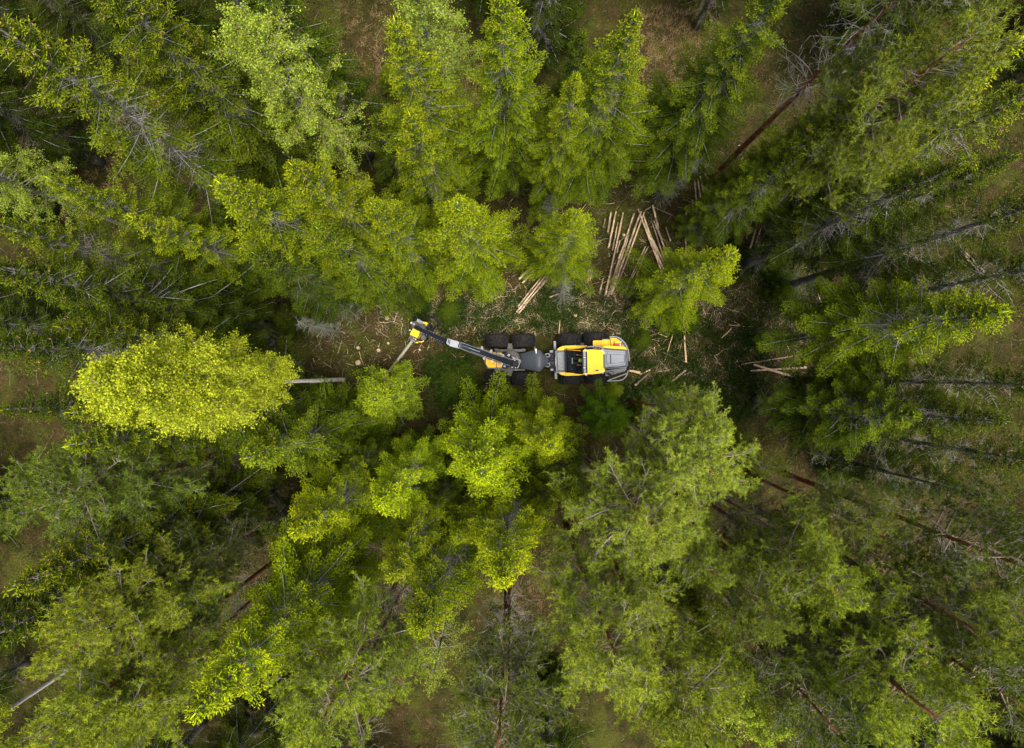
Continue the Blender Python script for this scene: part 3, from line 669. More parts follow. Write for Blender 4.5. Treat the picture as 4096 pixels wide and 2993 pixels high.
# -- wheels
def tyre_mesh():
    bm=NB(); prof=[(-.30,.34),(-.355,.42),(-.37,.52),(-.355,.60),(-.31,.635),(-.15,.645),(0,.648),(.15,.645),(.31,.635),(.355,.60),(.37,.52),(.355,.42),(.30,.34)]; S=48
    R_=[[bm.verts.new((r*math.sin(a/S*6.2832),y,r*math.cos(a/S*6.2832))) for (y,r) in prof] for a in range(S)]
    for a in range(S):
        for k in range(len(prof)-1): bm.faces.new([R_[a][k],R_[a][k+1],R_[(a+1)%S][k+1],R_[(a+1)%S][k]])
    NL=19
    for sgn in(-1,1):
        for j in range(NL):
            t0=j/NL*6.2832+(.165 if sgn>0 else 0); secs=[]
            for f in(0,.35,.7,1.0):
                y=sgn*(-.03+.395*f); off=.02+.30*f**1.1; hw=.065+.02*f; rb=.60 if f<1 else .53; rt_=.688 if f<.9 else .655
                secs.append([bm.verts.new((r*math.sin(t0+off+e*hw),y,r*math.cos(t0+off+e*hw))) for r,e in((rb,-1),(rt_,-.75),(rt_,.75),(rb,1))])
            for a,b in zip(secs,secs[1:]):
                for k in range(3): bm.faces.new([a[k],a[k+1],b[k+1],b[k]])
            bm.faces.new(secs[0]); bm.faces.new(secs[-1][::-1])
    bmesh.ops.recalc_face_normals(bm,faces=bm.faces); me=bpy.data.meshes.new('tyre'); bm.to_mesh(me); bm.free(); me.materials.append(M['rub']); return me
def rim_mesh():
    bm=NB(); S=24; prof=[(.30,.36),(.30,.33),(.16,.30),(.12,.12),(.2,.10),(.2,.0)]
    for sg in(-1,1):
        R_=[[bm.verts.new((r*math.sin(a/S*6.2832),y*sg,r*math.cos(a/S*6.2832))) for (y,r) in prof] for a in range(S)]
        for a in range(S):
            for k in range(len(prof)-1): bm.faces.new([R_[a][k],R_[a][k+1],R_[(a+1)%S][k+1],R_[(a+1)%S][k]])
        for b_ in range(10):
            a=b_/10*6.2832; bar(bm,(.2*math.sin(a),sg*.12,.2*math.cos(a)),(.2*math.sin(a),sg*.17,.2*math.cos(a)),.03,.03)
    bmesh.ops.remove_doubles(bm,verts=bm.verts,dist=.0005); bmesh.ops.recalc_face_normals(bm,faces=bm.faces); me=bpy.data.meshes.new('rim'); bm.to_mesh(me); bm.free(); me.materials.append(M['gry']); return me
TM,RM=tyre_mesh(),rim_mesh()
for k,(x,y,ang) in enumerate([(1987,1364,0),(2094,1364,0),(1986,1515,0),(2092,1515,0),(2276,1360,1.2),(2380,1357,1.8),(2286,1511,1.2),(2388,1508,1.8)]):
    p=PX(x,y,.68); w=bpy.data.objects.new('wheel',None); C.objects.link(w); w.parent=harv; w.location=(p.x-HB.x,p.y-HB.y,.68); w.rotation_euler=(0,random.random()*6,math.radians(ang))
    w.rotation_mode='XYZ'
    link('tyre',TM,w); link('rim',RM,w)
# -- bogie beams and axles
for pts in (((622,618),(1400,612),(1400,668),(1200,680),(1180,665),(622,668)),((605,1100),(1385,1100),(1385,1150),(620,1152))):
    bm=NB(); prism(bm,Q('2',*pts),.95,.5); part('bogie_beam',bm,'grs',bev=.02)
bm=NB()
for a in ((1120,615,1190,665),(1210,618,1310,672),(1320,610,1390,660),(1140,1098,1195,1150)):
    prism(bm,Q('2',(a[0],a[1]),(a[2],a[1]),(a[2],a[3]),(a[0],a[3])),1.0,.9)
part('beam_brackets',bm,'gry',bev=.01)
bm=NB(); 
for x,y0,y1 in ((2040,1375,1505),(2330,1372,1500)): bar(bm,PX(x,y0,.68),PX(x,y1,.68),.30,.34)
part('axle',bm,'grs')
bm=NB(); 
for x in(1985,2092,2280,2385):
    for ya,yb in((1395,1402),(1478,1484)): bar(bm,PX(x,ya,.68),PX(x,yb,.68),.22,.22)
part('hub_stubs',bm,'grs')
bm=NB(); prism(bm,[(2250,1402),(2500,1400),(2500,1478),(2255,1484)],1.15,.55); prism(bm,[(1955,1412),(2150,1412),(2150,1472),(1955,1472)],1.1,.5); part('chassis_frame',bm,'blk',bev=.03)
# -- front deck with yellow tread grates
bm=NB(); prism(bm,Q('2',(345,800),(350,905),(440,1100),(815,1105),(815,675),(460,670)),1.25,.85); part('front_deck',bm,'gry',bev=.02)
def grate(poly,z,step,barw,m,name='grate',plate=None,ang=0.0,zb=None,h=.03,parent=None):
    """real lattice of bars clipped to a convex polygon (photo pixels), with a rim"""
    P=[PX(x,y,z) for x,y in poly]; bm=NB(); ca,sa=math.cos(ang),math.sin(ang)
    def clip(c,axis):
        ts=[]
        for i in range(len(P)):
            a,b=P[i],P[(i+1)%len(P)]; A=(a.x*ca+a.y*sa,-a.x*sa+a.y*ca); B=(b.x*ca+b.y*sa,-b.x*sa+b.y*ca)
            if (A[axis]-c)*(B[axis]-c)<0: t=(c-A[axis])/(B[axis]-A[axis]); ts.append(A[1-axis]+t*(B[1-axis]-A[1-axis]))
        return (min(ts),max(ts)) if len(ts)>=2 else None
    for axis in(0,1):
        cs=[(p.x*ca+p.y*sa) if axis==0 else (-p.x*sa+p.y*ca) for p in P]; c=min(cs)+step*.5
        while c<max(cs):
            r=clip(c,axis)
            if r and r[1]-r[0]>.02:
                f=lambda u,v:(u*ca-v*sa,u*sa+v*ca)
                a=f(c,r[0]) if axis==0 else f(r[0],c); b=f(c,r[1]) if axis==0 else f(r[1],c); dz=0 if axis==0 else -.003
                bar(bm,(a[0],a[1],z+dz),(b[0],b[1],z+dz),barw,h)
            c+=step
    for i in range(len(P)): bar(bm,P[i]+Vector((0,0,.004)),P[(i+1)%len(P)]+Vector((0,0,.004)),.035,h)
    return part(name,bm,m,parent)
grate(Q('2',(412,700),(645,700),(645,1060),(465,1060),(412,975)),1.30,.068,.034,'yel')
grate(Q('2',(680,712),(790,712),(790,1060),(680,1060)),1.30,.068,.038,'yel2')
# -- slewing ring and pillar
c0=PX(2045,1438,1.25)
bm=NB(); S=40
for a in range(S):
    t0,t1=a/S*6.2832,(a+.72)/S*6.2832; P=[(c0.x+r*math.cos(t),c0.y+r*math.sin(t)) for r,t in((.42,t0),(.50,t0),(.50,t1),(.42,t1))]; prism(bm,P,1.37,1.2,px=False)
prism(bm,[(c0.x+.43*math.cos(a/24*6.2832),c0.y+.43*math.sin(a/24*6.2832)) for a in range(24)],1.34,1.0,px=False)
part('slewing_ring',bm,'grs')
bm=NB(); prism(bm,Q('2',(940,730),(1040,770),(1000,860),(1090,800),(1230,900),(1230,1050),(1000,1050),(920,950)),1.75,1.3); part('crane_pillar',bm,'blk',bev=.03)
bm=NB(); prism(bm,Q('2',(1035,880),(1222,925),(1180,1060),(990,1010)),2.25,1.6); part('crane_cover',bm,'blk',bev=.04,smooth=True)
for q in(((955,720),(1015,745),(990,800),(935,778)),((850,1000),(898,1018),(890,1068),(833,1050))):
    bm=NB(); prism(bm,Q('2',*q),1.95,1.88); part('foot_plate',bm,'lgr',bev=.008)
bm=NB(); prism(bm,Q('2',(930,700),(1040,740),(1010,830),(910,800)),1.85,1.4); prism(bm,Q('2',(895,990),(985,1010),(960,1085),(880,1060)),1.85,1.4); part('crane_bracket',bm,'blk',bev=.02)
bm=NB()
for i in range(7):
    a=Z('2',1.85,(1060+i*22,795+i*14),(1090+i*22,850+i*6)); bar(bm,a[0],a[1],.025,.025)
for q in ((940,880,1000,900),(935,905,1000,925),(915,940,990,960),(930,965,1000,985),(1040,860,1130,885),(1180,1000,1260,880),(1215,1060,1275,890),(1190,985,1215,920)):
    a=Z('2',2.2,(q[0],q[1]),(q[2],q[3])); tub(bm,[a[0],a[1]],.016,6)
for x,y in((1000,850),(1105,830),(1130,890),(1190,840),(960,940),(1230,880),(1060,1065),(1200,1070),(975,885),(1145,1075),(935,1000)):
    p=PX(*zz(0,x,y,'2'),2.1); bar(bm,p,p+Vector((0,0,.07)),.05,.05)
part('hose_fittings',bm,'stl')
# -- boom
A_=PX(*zz(0,1040,960,'2'),2.15); B_=PX(1843,1381,4.05)
boom=bpy.data.objects.new('boom',None); C.objects.link(boom); boom.parent=harv
bm=NB(); bar(bm,A_,B_,.27,.34,.24,.30); part('boom_beam',bm,'blk',boom,bev=.03)
bd=(B_-A_).normalized(); bs=bd.cross(Vector((0,0,1))).normalized(); L_b=(B_-A_).length
bm=NB()
for s,off,t0,t1 in((1,.15,.02,.98),(1,.20,.05,.7),(-1,.15,.02,.8),(-1,.20,.25,.99)):
    tub(bm,smooth_path([A_+bd*L_b*t0+bs*s*off+Vector((0,0,.14)),A_+bd*L_b*(t0+.12)+bs*s*(off+.02)+Vector((0,0,.20)),A_+bd*L_b*(t0*.5+t1*.5)+bs*s*off+Vector((0,0,.19)),A_+bd*L_b*t1+bs*s*off*.9+Vector((0,0,.17))]),.010,6)
part('hydraulic_line',bm,'stl',boom)
bm=NB()
for s,off in((1,.175),(-1,.175)): tub(bm,[A_+bd*L_b*.04+bs*s*off+Vector((0,0,.10)),A_+bd*L_b*.97+bs*s*off+Vector((0,0,.12))],.03,6)
part('hose_bundle',bm,'hose',boom)
for s,t in((1,.52),(1,.36),(1,.17),(-1,.62),(-1,.44),(-1,.20)):
    s=-s; c=A_+bd*L_b*t+bs*s*.24+Vector((0,0,.15)); bm=NB(); tub(bm,[c+Vector((.045*math.cos(a),.06*math.sin(a),0)) for a in [i/10*6.2832 for i in range(11)]],.014,5); part('hose_ring',bm,'wht',boom)
bm=NB(); tub(bm,[A_+bd*L_b*.63+Vector((0,0,.22)),A_+bd*L_b*.88+Vector((0,0,.22))],.022,8); part('boom_cylinder_rod',bm,'stl',boom)
bm=NB(); tub(bm,[A_+bd*L_b*.86+Vector((0,0,.2)),B_+Vector((0,0,.18))],.055,10); bar(bm,A_+bd*L_b*.86+Vector((0,0,.0)),B_+bd*.2,.30,.26,.34,.28); part('boom_joint',bm,'gry',boom,bev=.015)
bm=NB(); zt=4.25; q=Q('4',(1195,720),(1290,745),(1450,790),(1515,830),(1480,968),(1420,955),(1240,905),(1160,835)); prism(bm,q,zt,zt-.38); part('elbow_cover',bm,'lgr',boom,bev=.03)
bm=NB()
for e in((1185,700,1275,705),(1190,880,1240,895),(1225,745,1205,840),(1260,755,1240,860),(1495,845,1465,935),(1510,780,1525,820),(1440,960,1435,995)):
    a=Z('4',zt+.03,(e[0],e[1]),(e[2],e[3])); bar(bm,a[0],a[1],.035,.05)
part('elbow_pins',bm,'blk',boom)
S0=PX(*zz(0,1180,790,'4'),4.05); S1=PX(*zz(0,395,445,'4'),3.1)
bm=NB(); bar(bm,S0,S1,.24,.26,.20,.22); part('stick_beam',bm,'blk',boom,bev=.025)
sdv=(S1-S0).normalized(); ssv=sdv.cross(Vector((0,0,1))).normalized(); Ls=(S1-S0).length
bm=NB()
for i in range(9):
    for s in(-1,1):
        p=S0+sdv*Ls*(.1+.085*i)+ssv*s*.125+Vector((0,0,.08)); bar(bm,p,p+Vector((0,0,.03)),.022,.022)
part('stick_bolts',bm,'stl',boom)
bm=NB(); tub(bm,[S0+sdv*.3+Vector((0,0,-.22)),S0+sdv*Ls*.85+Vector((0,0,-.2))],.05,8); part('hose_bundle',bm,'hose',boom)
bm=NB(); a=Z('4',2.9,(900,730),(1000,850),(1070,930)); bar(bm,a[0],a[1],.16,.08,.10,.08); bar(bm,a[1],a[2],.10,.08,.06,.05); part('hose_guide',bm,'blk',boom,bev=.01)
bm=NB(); a=Z('4',2.6,(770,520),(860,460),(905,410)); bar(bm,a[0],a[1],.14,.10); bar(bm,a[1],a[2],.09,.08); part('hose_guide',bm,'blk',boom,bev=.01)
# -- harvester head
head=bpy.data.objects.new('harvester_head',None); C.objects.link(head); head.parent=harv
e=PX(*zz(0,400,440,'4'),3.1)
bm=NB(); tub(bm,[e+Vector((0,0,.05)),Vector((e.x,e.y,2.2))],.11,12); part('rotator',bm,'blk',head)
bm=NB(); prism(bm,Q('5',(160,250),(330,200),(420,260),(520,300),(500,480),(420,560),(300,540),(180,420)),2.15,1.2); part('head_frame',bm,'grs',head,bev=.04)
bm=NB(); prism(bm,Q('5',(205,403),(262,430),(300,455),(368,472),(345,565),(303,640),(122,552),(160,470)),2.3,1.5); part('head_cover',bm,'yel',head,bev=.05,smooth=True)
bm=NB(); prism(bm,Q('5',(470,233),(572,258),(548,315),(490,366),(455,340),(430,378),(345,328),(360,308),(440,330),(442,290)),2.1,1.6); part('head_cover',bm,'yel',head,bev=.03,smooth=True)
for cx,cy,r,z in((440,610,.26,1.55),(560,340,.20,1.7)):
    c=PX(*zz(0,cx,cy,'5'),z); bm=NB(); tub(bm,[c-Vector((0,0,.5)),c+Vector((0,0,0))],r,16)
    for k in range(14):
        a=k/14*6.2832; p=c+Vector((math.cos(a)*r,math.sin(a)*r,0)); bar(bm,p-Vector((0,0,.5)),p,.05,.03)
    part('feed_roller',bm,'blk',head)
for pts in (((350,520),(470,560),(530,640),(500,690),(420,690)),((520,230),(600,330),(610,400),(560,420)),((160,540),(120,600),(130,680),(250,735),(290,660))):
    bm=NB(); prism(bm,Q('5',*pts),1.6,1.35); part('delimbing_knife',bm,'grs',head,bev=.02)
bm=NB(); a=Z('5',1.75,(340,735),(410,745),(475,715)); bar(bm,a[0],a[1],.04,.06); bar(bm,a[1],a[2],.05,.06); prism(bm,Q('5',(275,740),(325,745),(320,772),(280,768)),1.8,1.65); part('knife_tip',bm,'yel',head,bev=.01)
bm=NB(); a=smooth_path(Z('5',1.7,(130,690),(200,705),(240,745),(275,755)),4); tub(bm,a,.022,6); part('saw_bar',bm,'stl',head)
bm=NB()
for i in range(6): a=Z('5',2.3,(300+i*26,215+i*12),(325+i*26,160+i*14)); tub(bm,[a[0],a[1]],.028,8)
a=Z('5',2.25,(290,205),(360,260),(410,290)); tub(bm,a,.02,6)
for x,y,r in((165,265,.06),(230,300,.05),(225,650,.03),(270,680,.045),(125,450,.05),(265,360,.04),(270,385,.04)):
    p=PX(*zz(0,x,y,'5'),2.1); tub(bm,[p,p+Vector((0,0,.08))],r,10)
part('hose_fittings',bm,'stl',head)
bm=NB(); a=[PX(*zz(0,x,y,'5'),z) for x,y,z in((450,200,2.0),(500,130,2.2),(580,98,2.4),(700,120,2.6),(790,190,2.7),(835,260,2.7),(800,330,2.8),(760,370,2.9),(720,440,3.0))]
for o_ in((0,0,0),(.05,.03,.03),(-.04,-.05,.0)): tub(bm,smooth_path([p+Vector(o_) for p in a],4),.026,7)
part('hose_loop',bm,'hose',head)
# -- tank hood between crane and cab, lofted
secs=[(2082,1415,1472,1.50),(2096,1411,1475,1.68),(2118,1406,1479,1.86),(2140,1400.5,1483.5,2.0),(2152,1398,1486,2.05),(2162,1402,1485.5,2.05),(2172,1413,1475,1.97),(2184,1425,1463,1.86),(2194,1435,1453,1.74)]
bm=NB(); prev=None; last=None
for (x,y0,y1,z) in secs:
    row=[]
    for j in range(9):
        t=j/8; edge=.10*(abs(2*t-1))**4; p=PX(x,y0+(y1-y0)*t,z); row.append(bm.verts.new((p.x,p.y,z-edge)))
    lo=[bm.verts.new((row[0].co.x,row[0].co.y,z-.45)),bm.verts.new((row[-1].co.x,row[-1].co.y,z-.45))]
    full=[lo[0]]+row+[lo[1]]
    if prev:
        for a,b,c,d in zip(prev,prev[1:],full[1:],full): bm.faces.new([a,b,c,d])
    else: bm.faces.new(full)
    prev=full
bm.faces.new(prev[::-1]); part('tank_hood',bm,'gry',smooth=True)
bm=NB(); a=Z('2',2.12,(1655,610),(1665,720)); bar(bm,a[0],a[1],.045,.05); p=Z('2',2.12,(1655,625))[0]; bar(bm,p,p+Vector((0,0,.06)),.10,.08); part('hood_lever',bm,'wht')
bm=NB()
for x,y,r in((1575,720,.03),(1620,690,.035),(1625,765,.03)): p=PX(*zz(0,x,y,'2'),2.0); tub(bm,[p,p+Vector((0,0,.06))],r,8)
part('filler_cap',bm,'grs')
bm=NB(); prism(bm,Q('3',(60,700),(250,700),(250,1000),(60,960)),1.45,.7); prism(bm,Q('3',(108,570),(300,572),(330,1100),(130,1100),(130,900),(105,800)),1.55,.8); part('frame_joint',bm,'blk',bev=.04)
for pts in(((0,690),(40,665),(100,665),(125,705),(70,745),(30,720)),((0,960),(40,980),(90,985),(125,930),(70,905),(35,935))):
    bm=NB(); a=Z('3',1.7,*pts); tub(bm,smooth_path(a,3),.03,6); part('joint_hook',bm,'lgr')
bm=NB()
for (x,y,r) in((185,740,.03),(180,810,.03),(195,915,.035)): p=PX(*zz(0,x,y,'3'),1.58); tub(bm,[p,p+Vector((0,0,.06))],r,8)
for y in(870,885): a=Z('3',1.6,(95,y),(245,y)); tub(bm,a,.02,6)
part('joint_hoses',bm,'grs')
for q in(((115,575),(200,568),(205,632),(118,638)),((128,1035),(212,1032),(216,1092),(135,1095))):
    bm=NB(); prism(bm,Q('3',*q),1.75,1.55); bl=part('work_lamp',bm,'gry',bev=.02)
    cx=sum(p[0] for p in q)/4; cy=sum(p[1] for p in q)/4
    bm=NB(); 
    for dy in(-10,10): a=Z('3',1.757,(cx-25,cy+dy),(cx+25,cy+dy)); bar(bm,a[0],a[1],.05,.01)
    part('lamp_strip',bm,'lgr',bl)
for q in(((215,345),(272,345),(282,575),(226,575)),((240,1070),(298,1078),(308,1290),(250,1290))):
    bm=NB(); prism(bm,Q('3',*q),1.1,1.0); part('side_step',bm,'lgr',bev=.01)
# -- nose platform ahead of the cab
bm=NB(); prism(bm,Q('3',(262,590),(300,572),(503,572),(523,1120),(300,1135),(280,1110)),1.72,1.1); part('nose_platform',bm,'gry',bev=.03)
grate(Q('3',(320,650),(490,612),(505,1075),(345,1060)),1.78,.060,.034,'lgr')
bm=NB(); tub(bm,smooth_path(Z('3',1.88,(300,585),(270,605),(275,720),(262,780),(262,930),(285,1010),(290,1115),(320,1132),(500,1118)),4),.022,6); part('nose_handrail',bm,'lgr')
bm=NB(); prism(bm,Q('3',(262,725),(285,730),(292,990),(278,990),(258,860)),1.92,1.8); part('nose_bumper',bm,'lgr',bev=.012)
# -- fenders / side panels
def shell(name,pts,z1,z0,m='yel',bev=.06): bm=NB(); prism(bm,pts,z1,z0); return part(name,bm,m,bev=bev,smooth=True)
shell('nose_fender',Q('3',(300,570),(330,525),(400,485),(490,463),(497,575)),1.85,1.35)
shell('nose_fender',Q('3',(340,1135),(380,1175),(440,1200),(512,1213),(510,1122),(430,1122)),1.85,1.35)
f1=shell('side_panel',Q('3',(500,463),(800,450),(1050,452),(1058,480),(1030,512),(800,530),(560,548),(525,575),(500,575)),1.95,1.4)
shell('side_panel',Q('3',(520,1215),(850,1208),(960,1192),(960,1168),(700,1150),(560,1128),(518,1120)),1.95,1.4)
shell('engine_side_panel',Q('3',(1420,492),(1500,462),(1900,474),(2000,490),(2040,520),(2060,552),(1900,545),(1700,532),(1500,515)),2.15,1.6)
bm=NB()
for i in range(6): a=Z('3',1.957,(792+i*41,462)); bar(bm,a[0]-Vector((.03,0,0)),a[0]+Vector((.03,0,0)),.03,.006)
part('warning_pictograms',bm,'blk',f1)
bm=NB()
for i in range(6): a=Z('3',1.956,(778+i*41,458),(778+i*41,505)); bar(bm,a[0],a[1],.008,.005)
part('pictogram_frames',bm,'blk',f1)
# -- right rear step
grate(Q('3',(1212,340),(1390,337),(1390,486),(1212,478)),1.55,.062,.036,'yel',name='step_grate')
grate(Q('3',(1396,334),(1640,328),(1640,466),(1440,480),(1396,486)),1.55,.062,.036,'yel',name='step_grate')
grate(Q('3',(1680,275),(1780,272),(1860,300),(1925,360),(1965,425),(1980,465),(1680,465)),1.50,.062,.034,'yel',name='rear_step_grate',ang=.5)
bm=NB(); prism(bm,Q('3',(1445,295),(1640,290),(1640,322),(1445,330)),1.5,1.2); part('tool_box',bm,'lgr',bev=.01)
bm=NB(); prism(bm,Q('3',(1210,335),(1980,270),(1985,470),(1210,485)),1.35,1.1); part('step_support',bm,'blk')
bm=NB(); a=Z('3',1.75,(1650,262),(1665,340),(1680,430)); bar(bm,a[0],a[1],.05,.08); bar(bm,a[1],a[2],.05,.08); part('step_post',bm,'yel2')
bm=NB(); a=Z('3',1.65,(1755,378),(1915,372)); bar(bm,a[0],a[1],.10,.04); part('extinguisher_bracket',bm,'yel2',bev=.01)
ext=bpy.data.objects.new('fire_extinguisher',None); C.objects.link(ext); ext.parent=harv
bm=NB(); a=Z('3',1.68,(1730,442),(1745,440),(1925,436),(1942,436)); tub(bm,a,[.04,.075,.075,.04],12); part('cylinder_body',bm,'red',ext,smooth=True)
bm=NB(); a=Z('3',1.68,(1872,438),(1900,437)); tub(bm,a,.079,12); part('label_band',bm,'wht',ext)
bm=NB(); a=Z('3',1.70,(1942,436),(1968,450)); tub(bm,a,[.03,.02],8); part('valve',bm,'stl',ext)
# -- rear bonnet
bm=NB(); prism(bm,Q('3',(1400,520),(2010,545),(2075,640),(2085,960),(2040,1010),(1400,1060)),2.10,1.2); part('engine_bay',bm,'gry',bev=.06,smooth=True)
bm=NB(); P1=Q('3',(1460,560),(2010,592),(2022,955),(1470,1010)); P2=Q('3',(1460,548),(2045,575),(2058,985),(1470,1050))
T_=[PX(*p,2.62) for p in P1]; B2=[PX(*p,2.12) for p in P2]; tv=[bm.verts.new(p) for p in T_]; bv=[bm.verts.new(p) for p in B2]; bm.faces.new(tv)
for i in range(4): bm.faces.new([tv[i],bv[i],bv[(i+1)%4],tv[(i+1)%4]])
hood=part('engine_hood',bm,'lgr' if False else 'hood' if 'hood' in M else 'gry',bev=.03,smooth=True)
for q in(((1555,682),(1630,682),(1632,912),(1562,915)),((1662,682),(1985,690),(1990,868),(1668,910))):
    cx=sum(p[0] for p in q)/4; cy=sum(p[1] for p in q)/4
    bm=NB(); prism(bm,Q('3',*[(cx+(x-cx)*(1+14/abs(x-cx)),cy+(y-cy)*(1+8/abs(y-cy))) for x,y in q]),2.626,2.60); part('panel_seal',bm,'blk',hood)
    bm=NB(); prism(bm,Q('3',*q),2.636,2.60); part('hood_panel',bm,'gry2' if 'gry2' in M else 'gry',hood,bev=.006)
bm=NB()
for a0,a1 in(((1500,608),(2000,628)),((1515,1000),(2000,918)),((1570,615),(1580,990))): a=Z('3',2.625,a0,a1); bar(bm,a[0],a[1],.014,.008)
part('hood_seam',bm,'blk',hood)
bm=NB(); prism(bm,Q('3',(1515,1095),(1700,1060),(2030,1010),(2045,1060),(2000,1100),(1760,1170),(1650,1222),(1520,1225)),1.95,1.5); part('side_locker',bm,'gry',bev=.04,smooth=True)
bm=NB(); prism(bm,Q('3',(1750,1090),(1945,1040),(1955,1095),(1760,1150)),1.962,1.9); part('locker_lid',bm,'gry',bev=.01)
bm=NB(); tub(bm,smooth_path(Z('3',2.15,(1575,1140),(1600,1165),(1640,1190),(1690,1220)),4),[.05]*13 if False else .055,10); part('exhaust_pipe',bm,'blk',smooth=True)
bm=NB(); tub(bm,smooth_path(Z('3',2.1,(1620,1110),(1700,1105),(1722,1140),(1715,1200)),4),.014,6); part('grab_handle',bm,'blk')
# -- rear guard
outer=Q('3',(1620,238),(1720,232),(1800,240),(1880,275),(1950,332),(2010,400),(2050,475),(2085,560),(2100,640),(2112,760),(2112,900),(2100,1020),(2085,1090)); inner=Q('3',(1640,262),(1720,262),(1790,272),(1860,305),(1920,360),(1965,430),(1995,480),(2030,560),(2045,640),(2055,760),(2055,900),(2045,1000),(2030,1050))
bm=NB()
for k in range(len(outer)-1):
    prism(bm,[outer[k],outer[k+1],inner[k+1],inner[k]],1.62,1.25)
bmesh.ops.remove_doubles(bm,verts=bm.verts,dist=.001); part('rear_guard',bm,'gry')
bm=NB(); tub(bm,smooth_path([PX(*p,1.68) for p in outer],3),.032,8); part('guard_rail',bm,'lgr',smooth=True)
bm=NB(); tub(bm,smooth_path(Z('3',1.6,(2085,1090),(2060,1190),(1990,1280),(1890,1330),(1700,1342),(1565,1345)),4),.032,8); tub(bm,smooth_path(Z('3',1.62,(1565,1343),(1700,1290),(1900,1215),(2080,1150)),4),.03,8); part('lower_rail',bm,'lgr',smooth=True)
bm=NB(); tub(bm,smooth_path(Z('3',1.8,(2100,850),(2115,900),(2112,970),(2095,1040),(2075,1075)),4),.05,8); part('rear_handle',bm,'blk',smooth=True)
bm=NB(); a=Z('3',1.7,(2068,715),(2070,810)); bar(bm,a[0],a[1],.03,.02); prism(bm,Q('3',(1985,1000),(2050,1000),(2020,1022)),2.0,1.95); part('reflector',bm,'yel')
# -- cab
cab=bpy.data.objects.new('cab',None); C.objects.link(cab); cab.parent=harv
bm=NB(); prism(bm,[(2262,1398),(2418,1396),(2421,1497),(2266,1497)],1.75,1.5,scale_at=2.0); part('cab_floor',bm,'blk',cab)
RZ=3.35
def roofpt(x,y): return PX(*zz(0,x,y,'3'),RZ)
rp=Q('3',(945,588),(1040,560),(1200,556),(1400,566),(1478,598),(1498,640),(1488,662),(1456,682),(1462,1018),(1505,1055),(1512,1090),(1500,1112),(1400,1150),(1200,1176),(960,1182),(950,1165),(1068,1142),(1060,602),(955,606))
bm=NB(); prism(bm,rp,RZ,RZ-.12); part('cab_roof',bm,'yel',cab,bev=.018,smooth=True)
bm=NB(); prism(bm,Q('3',(1110,700),(1330,745),(1385,770),(1385,960),(1330,995),(1150,995),(1130,960)),RZ+.010,RZ-.02); prism(bm,Q('3',(1262,760),(1330,760),(1330,975),(1268,975)),RZ+.022,RZ-.02); part('roof_pressing',bm,'yel',cab,bev=.009)
bm=NB(); prism(bm,Q('3',(1100,590),(1420,600),(1430,625),(1100,612)),RZ+.02,RZ-.02); prism(bm,Q('3',(1090,1120),(1380,1100),(1440,1070),(1440,1090),(1380,1128),(1090,1150)),RZ+.02,RZ-.02); part('roof_rib',bm,'yel',cab,bev=.012)
c=PX(*zz(0,1308,1080,'3'),RZ+.03); bm=NB(); prism(bm,[(c.x+.10*math.cos(a/16*6.2832),c.y+.045*math.sin(a/16*6.2832)+.01*math.cos(a/16*6.2832)) for a in range(16)],RZ+.03,RZ,px=False); part('roof_badge',bm,'grs',cab)
bm=NB()
for x,y in((1275,643),(1228,1098)): p=PX(*zz(0,x,y,'3'),RZ); tub(bm,[p,p+Vector((0,0,.012))],.022,8)
part('roof_bolt',bm,'blk',cab)
bm=NB(); prism(bm,Q('3',(930,600),(1062,598),(1068,1145),(935,1150)),RZ-.02,RZ-.16); part('light_bar',bm,'blk',cab,bev=.01)
for q in(((965,615),(1022,615),(1022,722),(968,725)),((970,792),(1026,792),(1028,982),(973,984)),((976,1050),(1030,1046),(1032,1148),(980,1150))):
    bm=NB(); prism(bm,Q('3',*q),RZ+.03,RZ-.05); part('light_bar_cover',bm,'lgr',cab,bev=.01)
for yc in(757,1015):
    for dx in(-14,14):
        bm=NB(); prism(bm,Q('3',(985+dx,yc-18),(1005+dx,yc-18),(1005+dx,yc+18),(985+dx,yc+18)),RZ+.02,RZ-.04); part('work_lamp',bm,'wht',cab)
for x,y in((1015,563),(1438,570),(1033,1192),(1450,1140)):
    c=PX(*zz(0,x,y,'3'),RZ+.02); bm=NB(); tub(bm,[c+Vector((.046*math.cos(a),.034*math.sin(a),0)) for a in [i/12*6.2832 for i in range(13)]],.015,6); bar(bm,c+Vector((0,-.03 if y<800 else .03,-.02)),c+Vector((0,-.09 if y<800 else .09,-.02)),.05,.02); part('lifting_eye',bm,'wht',cab)
bm=NB(); prism(bm,Q('3',(1455,680),(1495,672),(1520,700),(1520,1030),(1465,1018)),2.95,2.2); part('cab_rear_wall',bm,'gry',cab,bev=.01)
bm=NB()
for x0,y0,x1,y1,z0,z1,w in((535,545,950,592,2.35,RZ-.06,.05),(555,1130,955,1172,2.35,RZ-.06,.05),(515,580,530,1125,2.05,2.05,.10)):
    bar(bm,PX(*zz(0,x0,y0,'3'),z0),PX(*zz(0,x1,y1,'3'),z1),w,.06)
for x,y in((535,575),(555,1125)): bar(bm,PX(*zz(0,x,y,'3'),1.7),PX(*zz(0,x,y,'3'),2.35),.06,.06)
part('cab_frame',bm,'blk',cab)
bm=NB()
for x0,y0,x1,y1 in((560,560,900,585),(570,1142,930,1168)): bar(bm,PX(*zz(0,x0,y0,'3'),2.45),PX(*zz(0,x1,y1,'3'),3.2),.035,.04)
part('frame_trim',bm,'yel',cab)
bm=NB(); P=[PX(*zz(0,x,y,'3'),z) for x,y,z in((545,565,2.35),(945,592,RZ-.05),(950,1160,RZ-.05),(560,1128,2.35))]; v=[bm.verts.new(p) for p in P]; bm.faces.new(v); part('windscreen',bm,'glass',cab)
bm=NB()
